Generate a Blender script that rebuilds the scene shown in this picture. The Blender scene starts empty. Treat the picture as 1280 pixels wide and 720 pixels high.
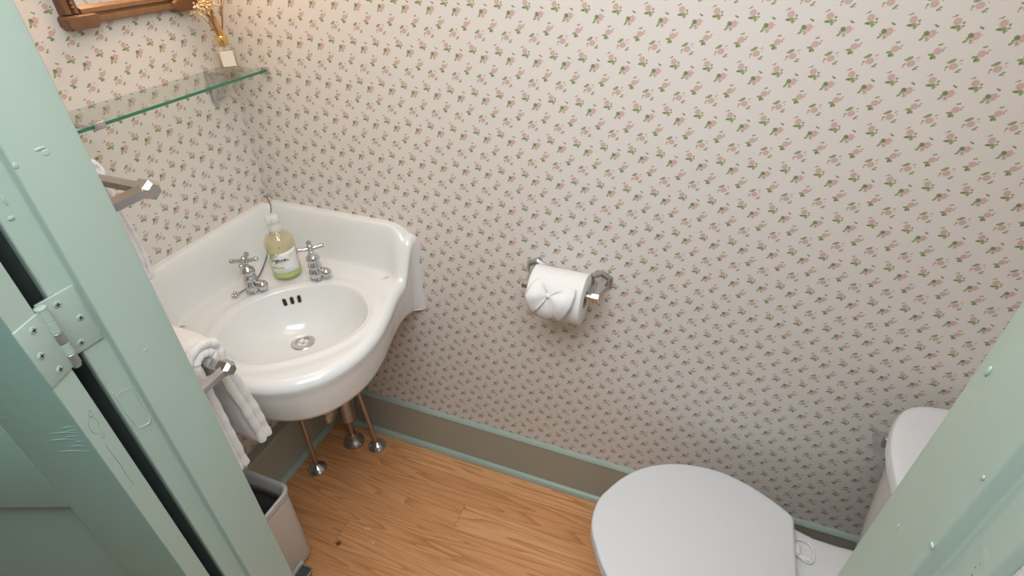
import bpy, bmesh, math, random
from mathutils import Vector, Matrix
random.seed(7)
PI = math.pi
COL = bpy.context.scene.collection
FZ = 0.017                      # floor level

# ------------------------------------------------------------------ materials
def new_mat(name):
    m = bpy.data.materials.new(name); m.use_nodes = True
    nt = m.node_tree; b = nt.nodes['Principled BSDF']
    return m, nt, b

def link(nt, a, b): nt.links.new(a, b)

def nd(nt, t, **kw):
    n = nt.nodes.new(t)
    for k, v in kw.items(): setattr(n, k, v)
    return n

def pmat(name, col, rough=.5, metal=0, coat=0, bump=0, bscale=200, spec=.5, var=0, vscale=20, sheen=0, detail=3):
    m, nt, b = new_mat(name)
    b.inputs['Base Color'].default_value = (*col, 1)
    b.inputs['Roughness'].default_value = rough
    b.inputs['Metallic'].default_value = metal
    b.inputs['Coat Weight'].default_value = coat
    b.inputs['Coat Roughness'].default_value = .05
    b.inputs['Specular IOR Level'].default_value = spec
    b.inputs['Sheen Weight'].default_value = sheen
    tc = nd(nt, 'ShaderNodeTexCoord')
    if var:
        n = nd(nt, 'ShaderNodeTexNoise'); n.inputs['Scale'].default_value = vscale
        n.inputs['Detail'].default_value = 4
        link(nt, tc.outputs['Object'], n.inputs['Vector'])
        mx = nd(nt, 'ShaderNodeMix', data_type='RGBA')
        mx.inputs['A'].default_value = (*[c * (1 - var) for c in col], 1)
        mx.inputs['B'].default_value = (*[min(1, c * (1 + var)) for c in col], 1)
        link(nt, n.outputs['Fac'], mx.inputs['Factor']); link(nt, mx.outputs['Result'], b.inputs['Base Color'])
    if bump:
        n = nd(nt, 'ShaderNodeTexNoise'); n.inputs['Scale'].default_value = bscale
        n.inputs['Detail'].default_value = detail
        link(nt, tc.outputs['Object'], n.inputs['Vector'])
        bp = nd(nt, 'ShaderNodeBump'); bp.inputs['Strength'].default_value = bump
        bp.inputs['Distance'].default_value = .002
        link(nt, n.outputs['Fac'], bp.inputs['Height']); link(nt, bp.outputs['Normal'], b.inputs['Normal'])
    return m

def thin_glass(name, tint=(1, 1, 1), rough=.03, ior=1.45, milk=0.0, milk_col=(.9, .9, .9)):
    """clear glass whose far side shows through: transparent + fresnel gloss"""
    m = bpy.data.materials.new(name); m.use_nodes = True
    nt = m.node_tree; nt.nodes.clear()
    out = nd(nt, 'ShaderNodeOutputMaterial')
    tr = nd(nt, 'ShaderNodeBsdfTransparent'); tr.inputs['Color'].default_value = (*tint, 1)
    gl = nd(nt, 'ShaderNodeBsdfGlossy'); gl.inputs['Roughness'].default_value = rough
    fr = nd(nt, 'ShaderNodeFresnel'); fr.inputs['IOR'].default_value = ior
    mx = nd(nt, 'ShaderNodeMixShader')
    geo = nd(nt, 'ShaderNodeNewGeometry'); inv = nd(nt, 'ShaderNodeMath', operation='SUBTRACT'); inv.inputs[0].default_value = 1
    mu = nd(nt, 'ShaderNodeMath', operation='MULTIPLY')
    link(nt, geo.outputs['Backfacing'], inv.inputs[1]); link(nt, inv.outputs[0], mu.inputs[0]); link(nt, fr.outputs['Fac'], mu.inputs[1])
    link(nt, mu.outputs[0], mx.inputs['Fac']); link(nt, tr.outputs[0], mx.inputs[1]); link(nt, gl.outputs[0], mx.inputs[2])
    last = mx
    if milk:
        df = nd(nt, 'ShaderNodeBsdfDiffuse'); df.inputs['Color'].default_value = (*milk_col, 1)
        m2 = nd(nt, 'ShaderNodeMixShader'); m2.inputs['Fac'].default_value = milk
        link(nt, mx.outputs[0], m2.inputs[1]); link(nt, df.outputs[0], m2.inputs[2]); last = m2
    link(nt, last.outputs[0], out.inputs['Surface'])
    return m

# --- wallpaper: four rose sprigs repeating on a 55 x 81 mm lattice
PX, PZ = .055, .0810
def wallpaper(name, along, off):
    m, nt, b = new_mat(name)
    tc = nd(nt, 'ShaderNodeTexCoord'); sp = nd(nt, 'ShaderNodeSeparateXYZ')
    link(nt, tc.outputs['Object'], sp.inputs[0])
    U = sp.outputs[along]; V = sp.outputs['Z']
    def math_(op, a, bv, c=None):
        n = nd(nt, 'ShaderNodeMath', operation=op)
        for i, v in enumerate((a, bv, c)):
            if v is None: continue
            if isinstance(v, (int, float)): n.inputs[i].default_value = v
            else: link(nt, v, n.inputs[i])
        return n.outputs[0]
    # slight print wobble
    paper = (.725, .690, .655); pink = (.62, .385, .355); pink2 = (.50, .270, .245); green = (.185, .275, .050)
    dgreen = (.120, .195, .038)
    # (fx, fz) position of the sprig in the cell, then petals: cx, cz, a, b, angle, colour (mm)
    sprigs = [
        ((0, 0), [(0, 0, 5.9, 5.0, 20, 'P'), (-4.2, 7.6, 5.2, 2.5, 35, 'G'), (-7.8, 5.3, 3.0, 1.6, 10, 'G'), (7.2, 9.2, 2.7, 1.2, 35, 'Q'),
                  (9.0, 4.6, .9, .9, 0, 'G'), (7.4, -7.6, 2.9, 1.7, 30, 'G'), (9.8, -4.2, 2.4, 1.2, 20, 'G'), (11, -8, 1.2, 1, 0, 'Q'),
                  (-8.6, -1.6, 2.1, 1.4, 50, 'G'), (-9.2, -5.6, 1.3, 1.9, 0, 'Q')]),
        ((.667, -.262), [(0, 0, 5.4, 5.2, 30, 'P'), (1.6, -7.6, 4.9, 2.4, 20, 'G'), (5.2, -10.6, 2.2, 3.0, 0, 'G'), (-3.4, -8.2, 3.2, 1.7, 15, 'D'),
                    (8.6, -1.4, 1.7, 2.2, -30, 'G'), (9.2, -6.2, 2.4, 1.4, 20, 'G'), (-4.6, 7.8, 2.8, 1.2, 40, 'G'), (-8.4, 6.0, 1.4, .8, 0, 'Q'),
                    (7.6, -9.4, 1.6, 1.0, 0, 'Q')]),
        ((.205, -.480), [(0, 0, 5.3, 6.0, -20, 'P'), (-7.2, 0.2, 3.6, 3.8, 20, 'D'), (-11.4, -8.2, 3.4, 1.8, 40, 'G'), (-10.2, -4.2, 2.3, 1.4, -20, 'G'),
                    (-3.4, -8.8, 3.1, 2.1, 25, 'Q'), (-5.4, -6.0, 1.8, 1.2, 0, 'G'), (3.4, 11.2, 2.3, 1.4, -20, 'D'), (.4, 12.8, 1.4, 1.4, 0, 'G'),
                    (6.8, 2.0, 1.5, .8, 10, 'Q')]),
        ((.500, -.762), [(0, 0, 5.6, 5.0, 15, 'P'), (-7.2, -5.6, 3.9, 1.9, 5, 'G'), (-2.4, -8.8, 3.9, 2.5, -35, 'G'), (-5.0, -10.4, 2.0, 2.4, 10, 'D'),
                    (-.6, 9.4, 1.9, 1.4, 20, 'G'), (2.4, 10.4, 1.2, 1.8, 0, 'G'), (7.6, 5.0, 2.8, 1.2, 45, 'Q'), (7.0, 1.2, 1.5, 1.1, 30, 'G'),
                    (-4.8, -4.0, 1.4, 1.0, 0, 'Q')]),
    ]
    masks = {'P': [], 'Q': [], 'G': [], 'D': []}
    rings = []
    for (fx, fz), pet in sprigs:
        u = math_('DIVIDE', math_('SUBTRACT', U, off[0] + fx * PX), PX)
        v = math_('DIVIDE', math_('SUBTRACT', V, off[1] + fz * PZ), PZ)
        u = math_('MULTIPLY', math_('SUBTRACT', math_('FRACT', math_('ADD', u, .5), None), .5), PX * 1000)
        v = math_('MULTIPLY', math_('SUBTRACT', math_('FRACT', math_('ADD', v, .5), None), .5), PZ * 1000)
        cb = nd(nt, 'ShaderNodeCombineXYZ'); link(nt, u, cb.inputs[0]); link(nt, v, cb.inputs[1])
        for cx, cz, a, bb, ang, c in pet:
            mp = nd(nt, 'ShaderNodeMapping', vector_type='TEXTURE')
            mp.inputs['Location'].default_value = (cx * .94, cz * .94, 0); mp.inputs['Rotation'].default_value = (0, 0, math.radians(ang))
            mp.inputs['Scale'].default_value = (a * .98, bb * .98, 1)
            link(nt, cb.outputs[0], mp.inputs['Vector'])
            ln = nd(nt, 'ShaderNodeVectorMath', operation='LENGTH'); link(nt, mp.outputs[0], ln.inputs[0])
            mr = nd(nt, 'ShaderNodeMapRange'); mr.inputs['From Min'].default_value = 1.12; mr.inputs['From Max'].default_value = .86
            link(nt, ln.outputs['Value'], mr.inputs['Value'])
            masks[c].append(mr.outputs[0])
            if c == 'P': rings.append(ln.outputs['Value'])
    def mx(lst):
        r = lst[0]
        for q in lst[1:]: r = math_('MAXIMUM', r, q)
        return r
    n = nd(nt, 'ShaderNodeTexNoise'); n.inputs['Scale'].default_value = 420; n.inputs['Detail'].default_value = 2
    link(nt, tc.outputs['Object'], n.inputs['Vector'])
    rn = rings[0]
    for q in rings[1:]: rn = math_('MINIMUM', rn, q)
    swirl = math_('MULTIPLY_ADD', math_('SINE', math_('MULTIPLY_ADD', rn, 9.0, math_('MULTIPLY', n.outputs['Fac'], 6.0)), None), .5, .5)
    cur = None
    def blend(fac, colA, colB):
        k = nd(nt, 'ShaderNodeMix', data_type='RGBA')
        if isinstance(fac, float): k.inputs['Factor'].default_value = fac
        else: link(nt, fac, k.inputs['Factor'])
        for s, c in (('A', colA), ('B', colB)):
            if isinstance(c, tuple): k.inputs[s].default_value = (*c, 1)
            else: link(nt, c, k.inputs[s])
        return k.outputs['Result']
    rose = blend(math_('MULTIPLY', swirl, .75), pink, pink2)
    cur = blend(math_('MULTIPLY', mx(masks['P']), .74), paper, rose)
    cur = blend(math_('MULTIPLY', mx(masks['Q']), .72), cur, pink2)
    cur = blend(math_('MULTIPLY', mx(masks['G']), .82), cur, green)
    cur = blend(math_('MULTIPLY', mx(masks['D']), .86), cur, dgreen)
    link(nt, cur, b.inputs['Base Color'])
    b.inputs['Roughness'].default_value = .62; b.inputs['Specular IOR Level'].default_value = .3
    bp = nd(nt, 'ShaderNodeBump'); bp.inputs['Strength'].default_value = .25; bp.inputs['Distance'].default_value = .001
    link(nt, n.outputs['Fac'], bp.inputs['Height']); link(nt, bp.outputs['Normal'], b.inputs['Normal'])
    return m

# --- oak strip floor, boards run along x
def oak_floor():
    m, nt, b = new_mat('oak_boards')
    tc = nd(nt, 'ShaderNodeTexCoord'); sp = nd(nt, 'ShaderNodeSeparateXYZ'); link(nt, tc.outputs['Object'], sp.inputs[0])
    def M(op, a, bv=None, c=None):
        n = nd(nt, 'ShaderNodeMath', operation=op)
        for i, v in enumerate((a, bv, c)):
            if v is None: continue
            if isinstance(v, (int, float)): n.inputs[i].default_value = v
            else: link(nt, v, n.inputs[i])
        return n.outputs[0]
    X, Y = sp.outputs['X'], sp.outputs['Y']
    W, L = .0845, 2.4
    r = M('DIVIDE', M('ADD', M('MULTIPLY', Y, -1.0), -.0025 + .0845 * 8), W)
    row = M('FLOOR', r); fr = M('FRACT', r)
    row0 = M('SUBTRACT', row, 8.0)                              # row 0 touches the long wall
    offs = M('ADD', M('ADD', M('MULTIPLY', row0, 1.045), -1.467 + 24), M('MULTIPLY', M('LESS_THAN', M('ABSOLUTE', row0), .5), 1.0))
    c = M('DIVIDE', M('SUBTRACT', X, offs), L); ci = M('FLOOR', c); cf = M('FRACT', c)
    seed = nd(nt, 'ShaderNodeCombineXYZ'); link(nt, row, seed.inputs[0]); link(nt, ci, seed.inputs[1])
    wn = nd(nt, 'ShaderNodeTexWhiteNoise', noise_dimensions='3D'); link(nt, seed.outputs[0], wn.inputs['Vector'])
    rnd = wn.outputs['Value']
    gv = nd(nt, 'ShaderNodeCombineXYZ')
    link(nt, M('MULTIPLY', X, 1.15), gv.inputs[0]); link(nt, M('MULTIPLY', Y, 20.0), gv.inputs[1]); link(nt, M('MULTIPLY', rnd, 40.0), gv.inputs[2])
    n1 = nd(nt, 'ShaderNodeTexNoise'); n1.inputs['Scale'].default_value = 1.0; n1.inputs['Detail'].default_value = 1.5; n1.inputs['Roughness'].default_value = .4
    link(nt, gv.outputs[0], n1.inputs['Vector'])
    ringv = M('FRACT', M('MULTIPLY', n1.outputs['Fac'], 12.0))
    ring = M('POWER', ringv, 3.0)
    gv2 = nd(nt, 'ShaderNodeCombineXYZ')
    link(nt, M('MULTIPLY', X, 14.0), gv2.inputs[0]); link(nt, M('MULTIPLY', Y, 520.0), gv2.inputs[1]); link(nt, M('MULTIPLY', rnd, 70.0), gv2.inputs[2])
    n2 = nd(nt, 'ShaderNodeTexNoise'); n2.inputs['Scale'].default_value = 1.0; n2.inputs['Detail'].default_value = 3
    link(nt, gv2.outputs[0], n2.inputs['Vector'])
    cr = nd(nt, 'ShaderNodeValToRGB'); e = cr.color_ramp.elements
    e[0].color = (.630, .300, .130, 1); e[1].color = (.800, .430, .205, 1)
    mid = e.new(.5); mid.color = (.725, .360, .162, 1)
    link(nt, rnd, cr.inputs[0])
    def blend(f, A, Bc, mode='MIX'):
        k = nd(nt, 'ShaderNodeMix', data_type='RGBA', blend_type=mode)
        link(nt, f, k.inputs['Factor'])
        for s, cc in (('A', A), ('B', Bc)):
            if isinstance(cc, tuple): k.inputs[s].default_value = (*cc, 1)
            else: link(nt, cc, k.inputs[s])
        return k.outputs['Result']
    cur = blend(M('MULTIPLY', ring, .78), cr.outputs[0], (.43, .175, .062))
    fine = nd(nt, 'ShaderNodeMapRange'); fine.inputs['From Min'].default_value = .5; fine.inputs['From Max'].default_value = .75
    link(nt, n2.outputs['Fac'], fine.inputs['Value'])
    cur = blend(M('MULTIPLY', fine.outputs[0], .55), cur, (.40, .165, .055))
    # seams
    e1 = M('LESS_THAN', fr, .010); e2 = M('LESS_THAN', cf, .0006)
    cur = blend(M('MULTIPLY', M('MAXIMUM', e1, e2), .62), cur, (.16, .065, .025))
    # dark knot and two pale scuffs
    def spot(cx, cy, a, bb, ang):
        mp = nd(nt, 'ShaderNodeMapping', vector_type='TEXTURE'); mp.inputs['Location'].default_value = (cx, cy, 0)
        mp.inputs['Rotation'].default_value = (0, 0, ang); mp.inputs['Scale'].default_value = (a, bb, 100)
        link(nt, tc.outputs['Object'], mp.inputs['Vector'])
        ln = nd(nt, 'ShaderNodeVectorMath', operation='LENGTH'); link(nt, mp.outputs[0], ln.inputs[0])
        mr = nd(nt, 'ShaderNodeMapRange'); mr.inputs['From Min'].default_value = 1.2; mr.inputs['From Max'].default_value = .6
        link(nt, ln.outputs['Value'], mr.inputs['Value']); return mr.outputs[0]
    cur = blend(M('MULTIPLY', spot(.327, -.414, .009, .009, .6), .8), cur, (.07, .022, .012))
    sc = nd(nt, 'ShaderNodeTexNoise'); sc.inputs['Scale'].default_value = 260
    link(nt, tc.outputs['Object'], sc.inputs['Vector'])
    scm = nd(nt, 'ShaderNodeMapRange'); scm.inputs['From Min'].default_value = .45; scm.inputs['From Max'].default_value = .6
    link(nt, sc.outputs['Fac'], scm.inputs['Value'])
    pale = M('MAXIMUM', spot(.384, -.345, .016, .005, .15), spot(.418, -.378, .011, .0055, .2))
    cur = blend(M('MULTIPLY', M('MULTIPLY', pale, scm.outputs[0]), .55), cur, (.80, .72, .66))
    link(nt, cur, b.inputs['Base Color'])
    b.inputs['Roughness'].default_value = .36; b.inputs['Specular IOR Level'].default_value = .45
    bp = nd(nt, 'ShaderNodeBump'); bp.inputs['Strength'].default_value = .12; bp.inputs['Distance'].default_value = .001
    link(nt, n2.outputs['Fac'], bp.inputs['Height']); link(nt, bp.outputs['Normal'], b.inputs['Normal'])
    return m

# --- gloss house paint with brush drag, old dents and fills
def paint(name, col, rough=.36, dents=1.0):
    m, nt, b = new_mat(name)
    tc = nd(nt, 'ShaderNodeTexCoord')
    mp = nd(nt, 'ShaderNodeMapping'); mp.inputs['Scale'].default_value = (1, 1, .22); link(nt, tc.outputs['Object'], mp.inputs['Vector'])
    n1 = nd(nt, 'ShaderNodeTexNoise'); n1.inputs['Scale'].default_value = 240; n1.inputs['Detail'].default_value = 3
    link(nt, mp.outputs[0], n1.inputs['Vector'])
    n3 = nd(nt, 'ShaderNodeTexNoise'); n3.inputs['Scale'].default_value = 14; link(nt, mp.outputs[0], n3.inputs['Vector'])
    vo = nd(nt, 'ShaderNodeTexVoronoi'); vo.inputs['Scale'].default_value = 17; link(nt, tc.outputs['Object'], vo.inputs['Vector'])
    mr = nd(nt, 'ShaderNodeMapRange'); mr.inputs['From Min'].default_value = .10; mr.inputs['From Max'].default_value = .03
    link(nt, vo.outputs['Distance'], mr.inputs['Value'])
    a1 = nd(nt, 'ShaderNodeMath', operation='MULTIPLY_ADD'); a1.inputs[1].default_value = .8 * dents
    link(nt, mr.outputs[0], a1.inputs[0]); link(nt, n1.outputs['Fac'], a1.inputs[2])
    a2 = nd(nt, 'ShaderNodeMath', operation='MULTIPLY_ADD'); a2.inputs[1].default_value = 1.2
    link(nt, n3.outputs['Fac'], a2.inputs[0]); link(nt, a1.outputs[0], a2.inputs[2])
    bp = nd(nt, 'ShaderNodeBump'); bp.inputs['Strength'].default_value = .16; bp.inputs['Distance'].default_value = .0016
    link(nt, a2.outputs[0], bp.inputs['Height']); link(nt, bp.outputs['Normal'], b.inputs['Normal'])
    mx = nd(nt, 'ShaderNodeMix', data_type='RGBA')
    mx.inputs['A'].default_value = (*[c * .95 for c in col], 1); mx.inputs['B'].default_value = (*[c * 1.05 for c in col], 1)
    link(nt, n3.outputs['Fac'], mx.inputs['Factor']); link(nt, mx.outputs['Result'], b.inputs['Base Color'])
    b.inputs['Roughness'].default_value = rough
    return m

MINT = (.375, .475, .415)
M = dict(
    wall_x=wallpaper('rose_wallpaper', 'X', (.0011, .0364)),
    wall_y=wallpaper('rose_wallpaper_side', 'Y', (.0062, .0441)),
    floor=oak_floor(),
    mint=paint('mint_paint', MINT),
    mint_shaded=paint('mint_shaded_paint', (.180, .288, .248), .4),  # same mint as the jambs, darkened to hold the shade on the open leaf
    taupe=paint('taupe_board', (.385, .392, .325), .5, .2),  # taupe tone for the baseboard faces and the left top moulding
    ceiling=pmat('ceiling_white', (.82, .82, .80), .9, bump=.1),
    gap_shade=pmat('gap_shade_fill', (.16, .20, .19), .9, var=.2, bump=.2),  # dark tone standing for the shade inside the jamb gap
    hall=pmat('hall_plaster', (.55, .55, .52), .9, bump=.1),
    porcelain=pmat('white_porcelain', (.745, .760, .755), .17, coat=.2, var=.015, vscale=6),
    toilet=pmat('white_vitreous_china', (.70, .71, .72), .16, coat=.3, var=.01),
    seat=pmat('white_seat_plastic', (.655, .670, .695), .30, var=.008),
    tankside=pmat('white_china_flank', (.69, .68, .66), .18, coat=.3, var=.01),
    chrome=pmat('chrome', (.60, .61, .62), .15, 1, var=.06, vscale=60),
    bright=pmat('bright_chrome', (.50, .51, .53), .12, 1, var=.03),
    old_chrome=pmat('worn_chrome', (.62, .61, .60), .22, 1, var=.15, vscale=90),
    chain=pmat('grey_bead_chain', (.20, .20, .20), .35, .9, var=.1),
    nickel=pmat('worn_nickel', (.50, .47, .45), .30, 1, var=.12, vscale=50),
    dark_metal=pmat('dark_hole', (.012, .011, .010), .6, var=.2),
    brass=pmat('brass_edge', (.50, .33, .14), .4, .8, var=.2),
    gold=pmat('gold_collar', (.86, .62, .26), .22, 1, var=.05),
    wood=pmat('walnut_frame', (.165, .080, .038), .38, var=.45, vscale=35, bump=.15, bscale=150),
    wood_light=pmat('walnut_rail', (.235, .125, .060), .4, var=.35, vscale=45, bump=.15, bscale=150),
    wood_dark=pmat('dark_groove_wood', (.055, .026, .014), .5, var=.3),
    mirror=pmat('mirror_silver', (.90, .89, .86), .015, 1, var=.01),
    glass=thin_glass('clear_shelf_glass', (.93, .955, .93)),
    glass_edge=pmat('green_glass_edge', (.030, .205, .110), .12, var=.15, vscale=30, coat=.5),
    bottle=thin_glass('clear_bottle', (.95, .95, .93), .03, 1.65, .05),
    cap=thin_glass('clear_plastic_cap', (.95, .95, .94), .12, 1.45, .42, (.88, .89, .87)),
    soap=thin_glass('pale_soap', (.95, .90, .68), .08, 1.2, .40, (.80, .74, .52)),
    oil=thin_glass('diffuser_oil', (.97, .86, .62), .05, 1.2, .12, (.85, .66, .34)),
    label=pmat('white_label', (.84, .85, .83), .5, var=.01),
    label_cream=pmat('cream_label', (.80, .75, .66), .6, var=.03),
    lime=pmat('lime_print', (.46, .62, .16), .5, var=.1),
    leaf_print=pmat('green_print', (.27, .50, .16), .5, var=.2),
    ink=pmat('dark_ink', (.05, .06, .055), .6, var=.1),
    grey_ink=pmat('grey_ink', (.52, .54, .56), .6, var=.1),
    reed=pmat('amber_reed', (.66, .36, .10), .6, var=.25, vscale=80),
    twig=pmat('brown_twig', (.36, .17, .07), .7, var=.3, vscale=80),
    dried=pmat('cream_dried_flower', (.74, .58, .34), .9, var=.3, vscale=120),
    towel=pmat('white_terry', (.84, .82, .81), .95, bump=.9, bscale=420, sheen=.3, var=.02, detail=5),
    paper=pmat('toilet_paper', (.74, .738, .735), .95, bump=.35, bscale=160, var=.01),
    card=pmat('cardboard_core', (.36, .27, .19), .9, var=.1),
    bin=pmat('warm_white_bin', (.62, .605, .575), .42, var=.02, bump=.05),
    bin_in=pmat('grey_bin_liner', (.115, .105, .105), .6, var=.15),
    bag=pmat('white_bag', (.66, .675, .69), .35, bump=.5, bscale=45, var=.03),
    pedal=pmat('grey_pedal', (.13, .14, .15), .4, .6, var=.1),
    steel=pmat('brushed_steel', (.58, .59, .60), .25, 1, var=.05),
    cork=pmat('cream_plug', (.70, .56, .40), .6, var=.1),
    hinge=pmat('painted_hinge', (.345, .430, .378), .34, var=.05, vscale=60, bump=.06),
    hinge_metal=pmat('bare_hinge_metal', (.42, .47, .45), .28, .8, var=.25, vscale=120),
    clip=pmat('clear_hinge_plastic', (.77, .79, .80), .15, coat=.5, var=.01),
)

# ------------------------------------------------------------------ mesh builder
class MB:
    def __init__(s): s.bm = bmesh.new(); s.mi = 0
    def _f(s, vs):
        try:
            f = s.bm.faces.new(vs); f.material_index = s.mi; return f
        except ValueError: return None
    def loft(s, rings, closed=True, cap0=True, cap1=True, wrap=False):
        R = [[s.bm.verts.new(p) for p in r] for r in rings]
        n = len(R[0]); m = len(R)
        for i in range(m if wrap else m - 1):
            a, b = R[i], R[(i + 1) % m]
            for j in range(n if closed else n - 1):
                k = (j + 1) % n
                s._f((a[j], a[k], b[k], b[j]))
        if cap0 and not wrap: s._f(list(reversed(R[0])))
        if cap1 and not wrap: s._f(R[-1])
        return R
    def grid(s, pts): return s.loft(pts, closed=False, cap0=False, cap1=False)
    def box(s, lo, hi, bev=0, mat=None):
        t = bmesh.new(); bmesh.ops.create_cube(t, size=1)
        for v in t.verts:
            v.co = Vector([lo[i] + (hi[i] - lo[i]) * (v.co[i] + .5) for i in range(3)])
        if bev: bmesh.ops.bevel(t, geom=list(t.edges), offset=bev, segments=3, profile=.5, affect='EDGES')
        s.add(t, mat)
    def add(s, t, mat=None):
        mp = {}
        for v in t.verts: mp[v] = s.bm.verts.new(mat @ v.co if mat else v.co)
        for f in t.faces: s._f([mp[v] for v in f.verts])
        t.free()
    def sphere(s, c, r, sc=(1, 1, 1), rot=None, seg=20):
        t = bmesh.new(); bmesh.ops.create_uvsphere(t, u_segments=seg, v_segments=max(6, seg // 2), radius=r)
        mt = Matrix.Translation(c) @ (rot.to_4x4() if rot else Matrix.Identity(4)) @ Matrix.Diagonal((*sc, 1))
        s.add(t, mt)
    def tube(s, pts, r, n=12, cap=True, closed=False, sq=False, up=None):
        pts = [Vector(p) for p in pts]; rings = []
        prev = None
        for i, p in enumerate(pts):
            if closed: d = pts[(i + 1) % len(pts)] - pts[i - 1]
            elif i == 0: d = pts[1] - p
            elif i == len(pts) - 1: d = p - pts[i - 1]
            else: d = (pts[i + 1] - p).normalized() + (p - pts[i - 1]).normalized()
            d.normalize()
            if prev is None:
                a = Vector(up) if up else (Vector((0, 0, 1)) if abs(d.z) < .9 else Vector((1, 0, 0)))
                a = (a - d * a.dot(d)).normalized()
            else: a = (prev - d * prev.dot(d)).normalized()
            prev = a; b = d.cross(a)
            rr = r[i] if isinstance(r, (list, tuple)) else r
            o = PI / n if sq else 0
            rings.append([p + (a * math.cos(2 * PI * k / n + o) + b * math.sin(2 * PI * k / n + o)) * rr for k in range(n)])
        s.loft(rings, cap0=cap and not closed, cap1=cap and not closed, wrap=closed)
    def lathe(s, prof, origin, axis=(0, 0, 1), n=32, cap0=True, cap1=True):
        ax = Vector(axis).normalized(); a = ax.orthogonal().normalized(); b = ax.cross(a); o = Vector(origin)
        rings = [[o + ax * z + (a * math.cos(2 * PI * k / n) + b * math.sin(2 * PI * k / n)) * max(r, 1e-5) for k in range(n)] for r, z in prof]
        s.loft(rings, cap0=cap0, cap1=cap1)
    def prism(s, poly, z0, z1, bev=0):
        """poly: list of (x, y)"""
        t = bmesh.new()
        lo = [t.verts.new((x, y, z0)) for x, y in poly]; hi = [t.verts.new((x, y, z1)) for x, y in poly]
        t.faces.new(list(reversed(lo))); top = t.faces.new(hi)
        n = len(poly)
        for i in range(n): t.faces.new((lo[i], lo[(i + 1) % n], hi[(i + 1) % n], hi[i]))
        bmesh.ops.recalc_face_normals(t, faces=t.faces)
        if bev:
            ed = [e for e in t.edges if abs(e.verts[0].co.z - e.verts[1].co.z) < 1e-6]
            bmesh.ops.bevel(t, geom=ed, offset=bev, segments=4, profile=.5, affect='EDGES')
        s.add(t)
    def xform(s, mat):
        for v in s.bm.verts: v.co = mat @ v.co
        return s
    def build(s, name, mats, parent=None, smooth=35, solid=0, recalc=True, origin=None, subd=0, local=False):
        bm = s.bm
        if recalc: bmesh.ops.recalc_face_normals(bm, faces=bm.faces)
        base = Vector((0, 0, 0))
        if parent is not None and not local:
            q = parent
            while q is not None: base = base + q.location; q = q.parent
        elif origin == 'base':
            xs = [v.co for v in bm.verts]
            base = Vector((sum(c.x for c in xs) / len(xs), sum(c.y for c in xs) / len(xs), min(c.z for c in xs)))
        for v in bm.verts: v.co -= base
        me = bpy.data.meshes.new(name); bm.to_mesh(me); bm.free()
        for m_ in (mats if isinstance(mats, (list, tuple)) else [mats]): me.materials.append(m_)
        if smooth:
            me.shade_smooth()
            try: me.set_sharp_from_angle(angle=math.radians(smooth))
            except Exception: pass
        ob = bpy.data.objects.new(name, me); COL.objects.link(ob)
        if parent is not None: ob.parent = parent
        elif origin == 'base': ob.location = base
        if solid:
            md = ob.modifiers.new('thickness', 'SOLIDIFY'); md.thickness = solid; md.offset = 0
        if subd:
            md = ob.modifiers.new('smooth', 'SUBSURF'); md.levels = subd; md.render_levels = subd
        return ob

def thing(name, label, cat, loc, group=None):
    o = bpy.data.objects.new(name, None); COL.objects.link(o); o.location = loc; o.empty_display_size = .05
    o['label'] = label; o['category'] = cat
    if group: o['group'] = group
    return o
def tag(o, label, cat, group=None):
    o['label'] = label; o['category'] = cat
    if group: o['group'] = group
    return o
def struct(o, label=None, cat=None):
    o['kind'] = 'structure'
    if label: o['label'] = label
    if cat: o['category'] = cat
    return o

def catmull(P, n, closed=False):
    P = [Vector(p) for p in P]; out = []
    m = len(P)
    for i in range(m if closed else m - 1):
        if closed: a, b, c, d = P[i - 1], P[i], P[(i + 1) % m], P[(i + 2) % m]
        else:
            b, c = P[i], P[i + 1]
            a = P[i - 1] if i > 0 else b * 2 - c
            d = P[i + 2] if i + 2 < m else c * 2 - b
        for k in range(n):
            t = k / n
            out.append(.5 * ((2 * b) + (c - a) * t + (2 * a - 5 * b + 4 * c - d) * t * t + (3 * b - a - 3 * c + d) * t ** 3))
    if not closed: out.append(P[-1])
    return out
def sstep(a, b, x):
    t = min(1, max(0, (x - a) / (b - a))); return t * t * (3 - 2 * t)
def interp(tab, x):
    for (x0, y0), (x1, y1) in zip(tab, tab[1:]):
        if x <= x1: return y0 + (y1 - y0) * (x - x0) / (x1 - x0)
    return tab[-1][1]

# ------------------------------------------------------------------ the room
CEIL = 2.36; XR = 1.80; YF = -.690; YO = -.7815; XJ = .535; XK = 1.298; XL = -.10; DOORH = 2.06
b = MB(); b.box((XL, 0, FZ - .05), (XR + .1, .10, CEIL)); struct(b.build('wall_back', M['wall_x'], smooth=0), 'long back wall with rose sprig wallpaper behind the paper holder', 'wall')
b = MB(); b.box((XL, YF - .1, FZ - .05), (0, 0, CEIL)); struct(b.build('wall_left', M['wall_y'], smooth=0), 'short left wall with rose sprig wallpaper behind the mirror', 'wall')
b = MB(); b.box((XR, YO, FZ - .05), (XR + .1, 0, CEIL)); struct(b.build('wall_right', M['wall_y'], smooth=0), 'short right wall behind the toilet tank', 'wall')
b = MB()
b.box((0, YF - .016, FZ - .05), (XJ - .070, YF, CEIL)); b.box((XJ - .072, YF - .016, FZ), (XJ - .0215, YF, CEIL)); b.box((XK + .022, YO, FZ - .05), (XR, YF, CEIL)); b.box((XJ - .075, YO, DOORH + .022), (XK + .022, YF, CEIL))
struct(b.build('wall_front', M['wall_x'], smooth=0), 'front wall pierced by the doorway', 'wall')
b = MB(); b.box((-1.6, -3.2, FZ - .05), (3.4, .10, FZ)); struct(b.build('floor', M['floor'], smooth=0), 'honey oak strip floor', 'floor')
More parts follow.
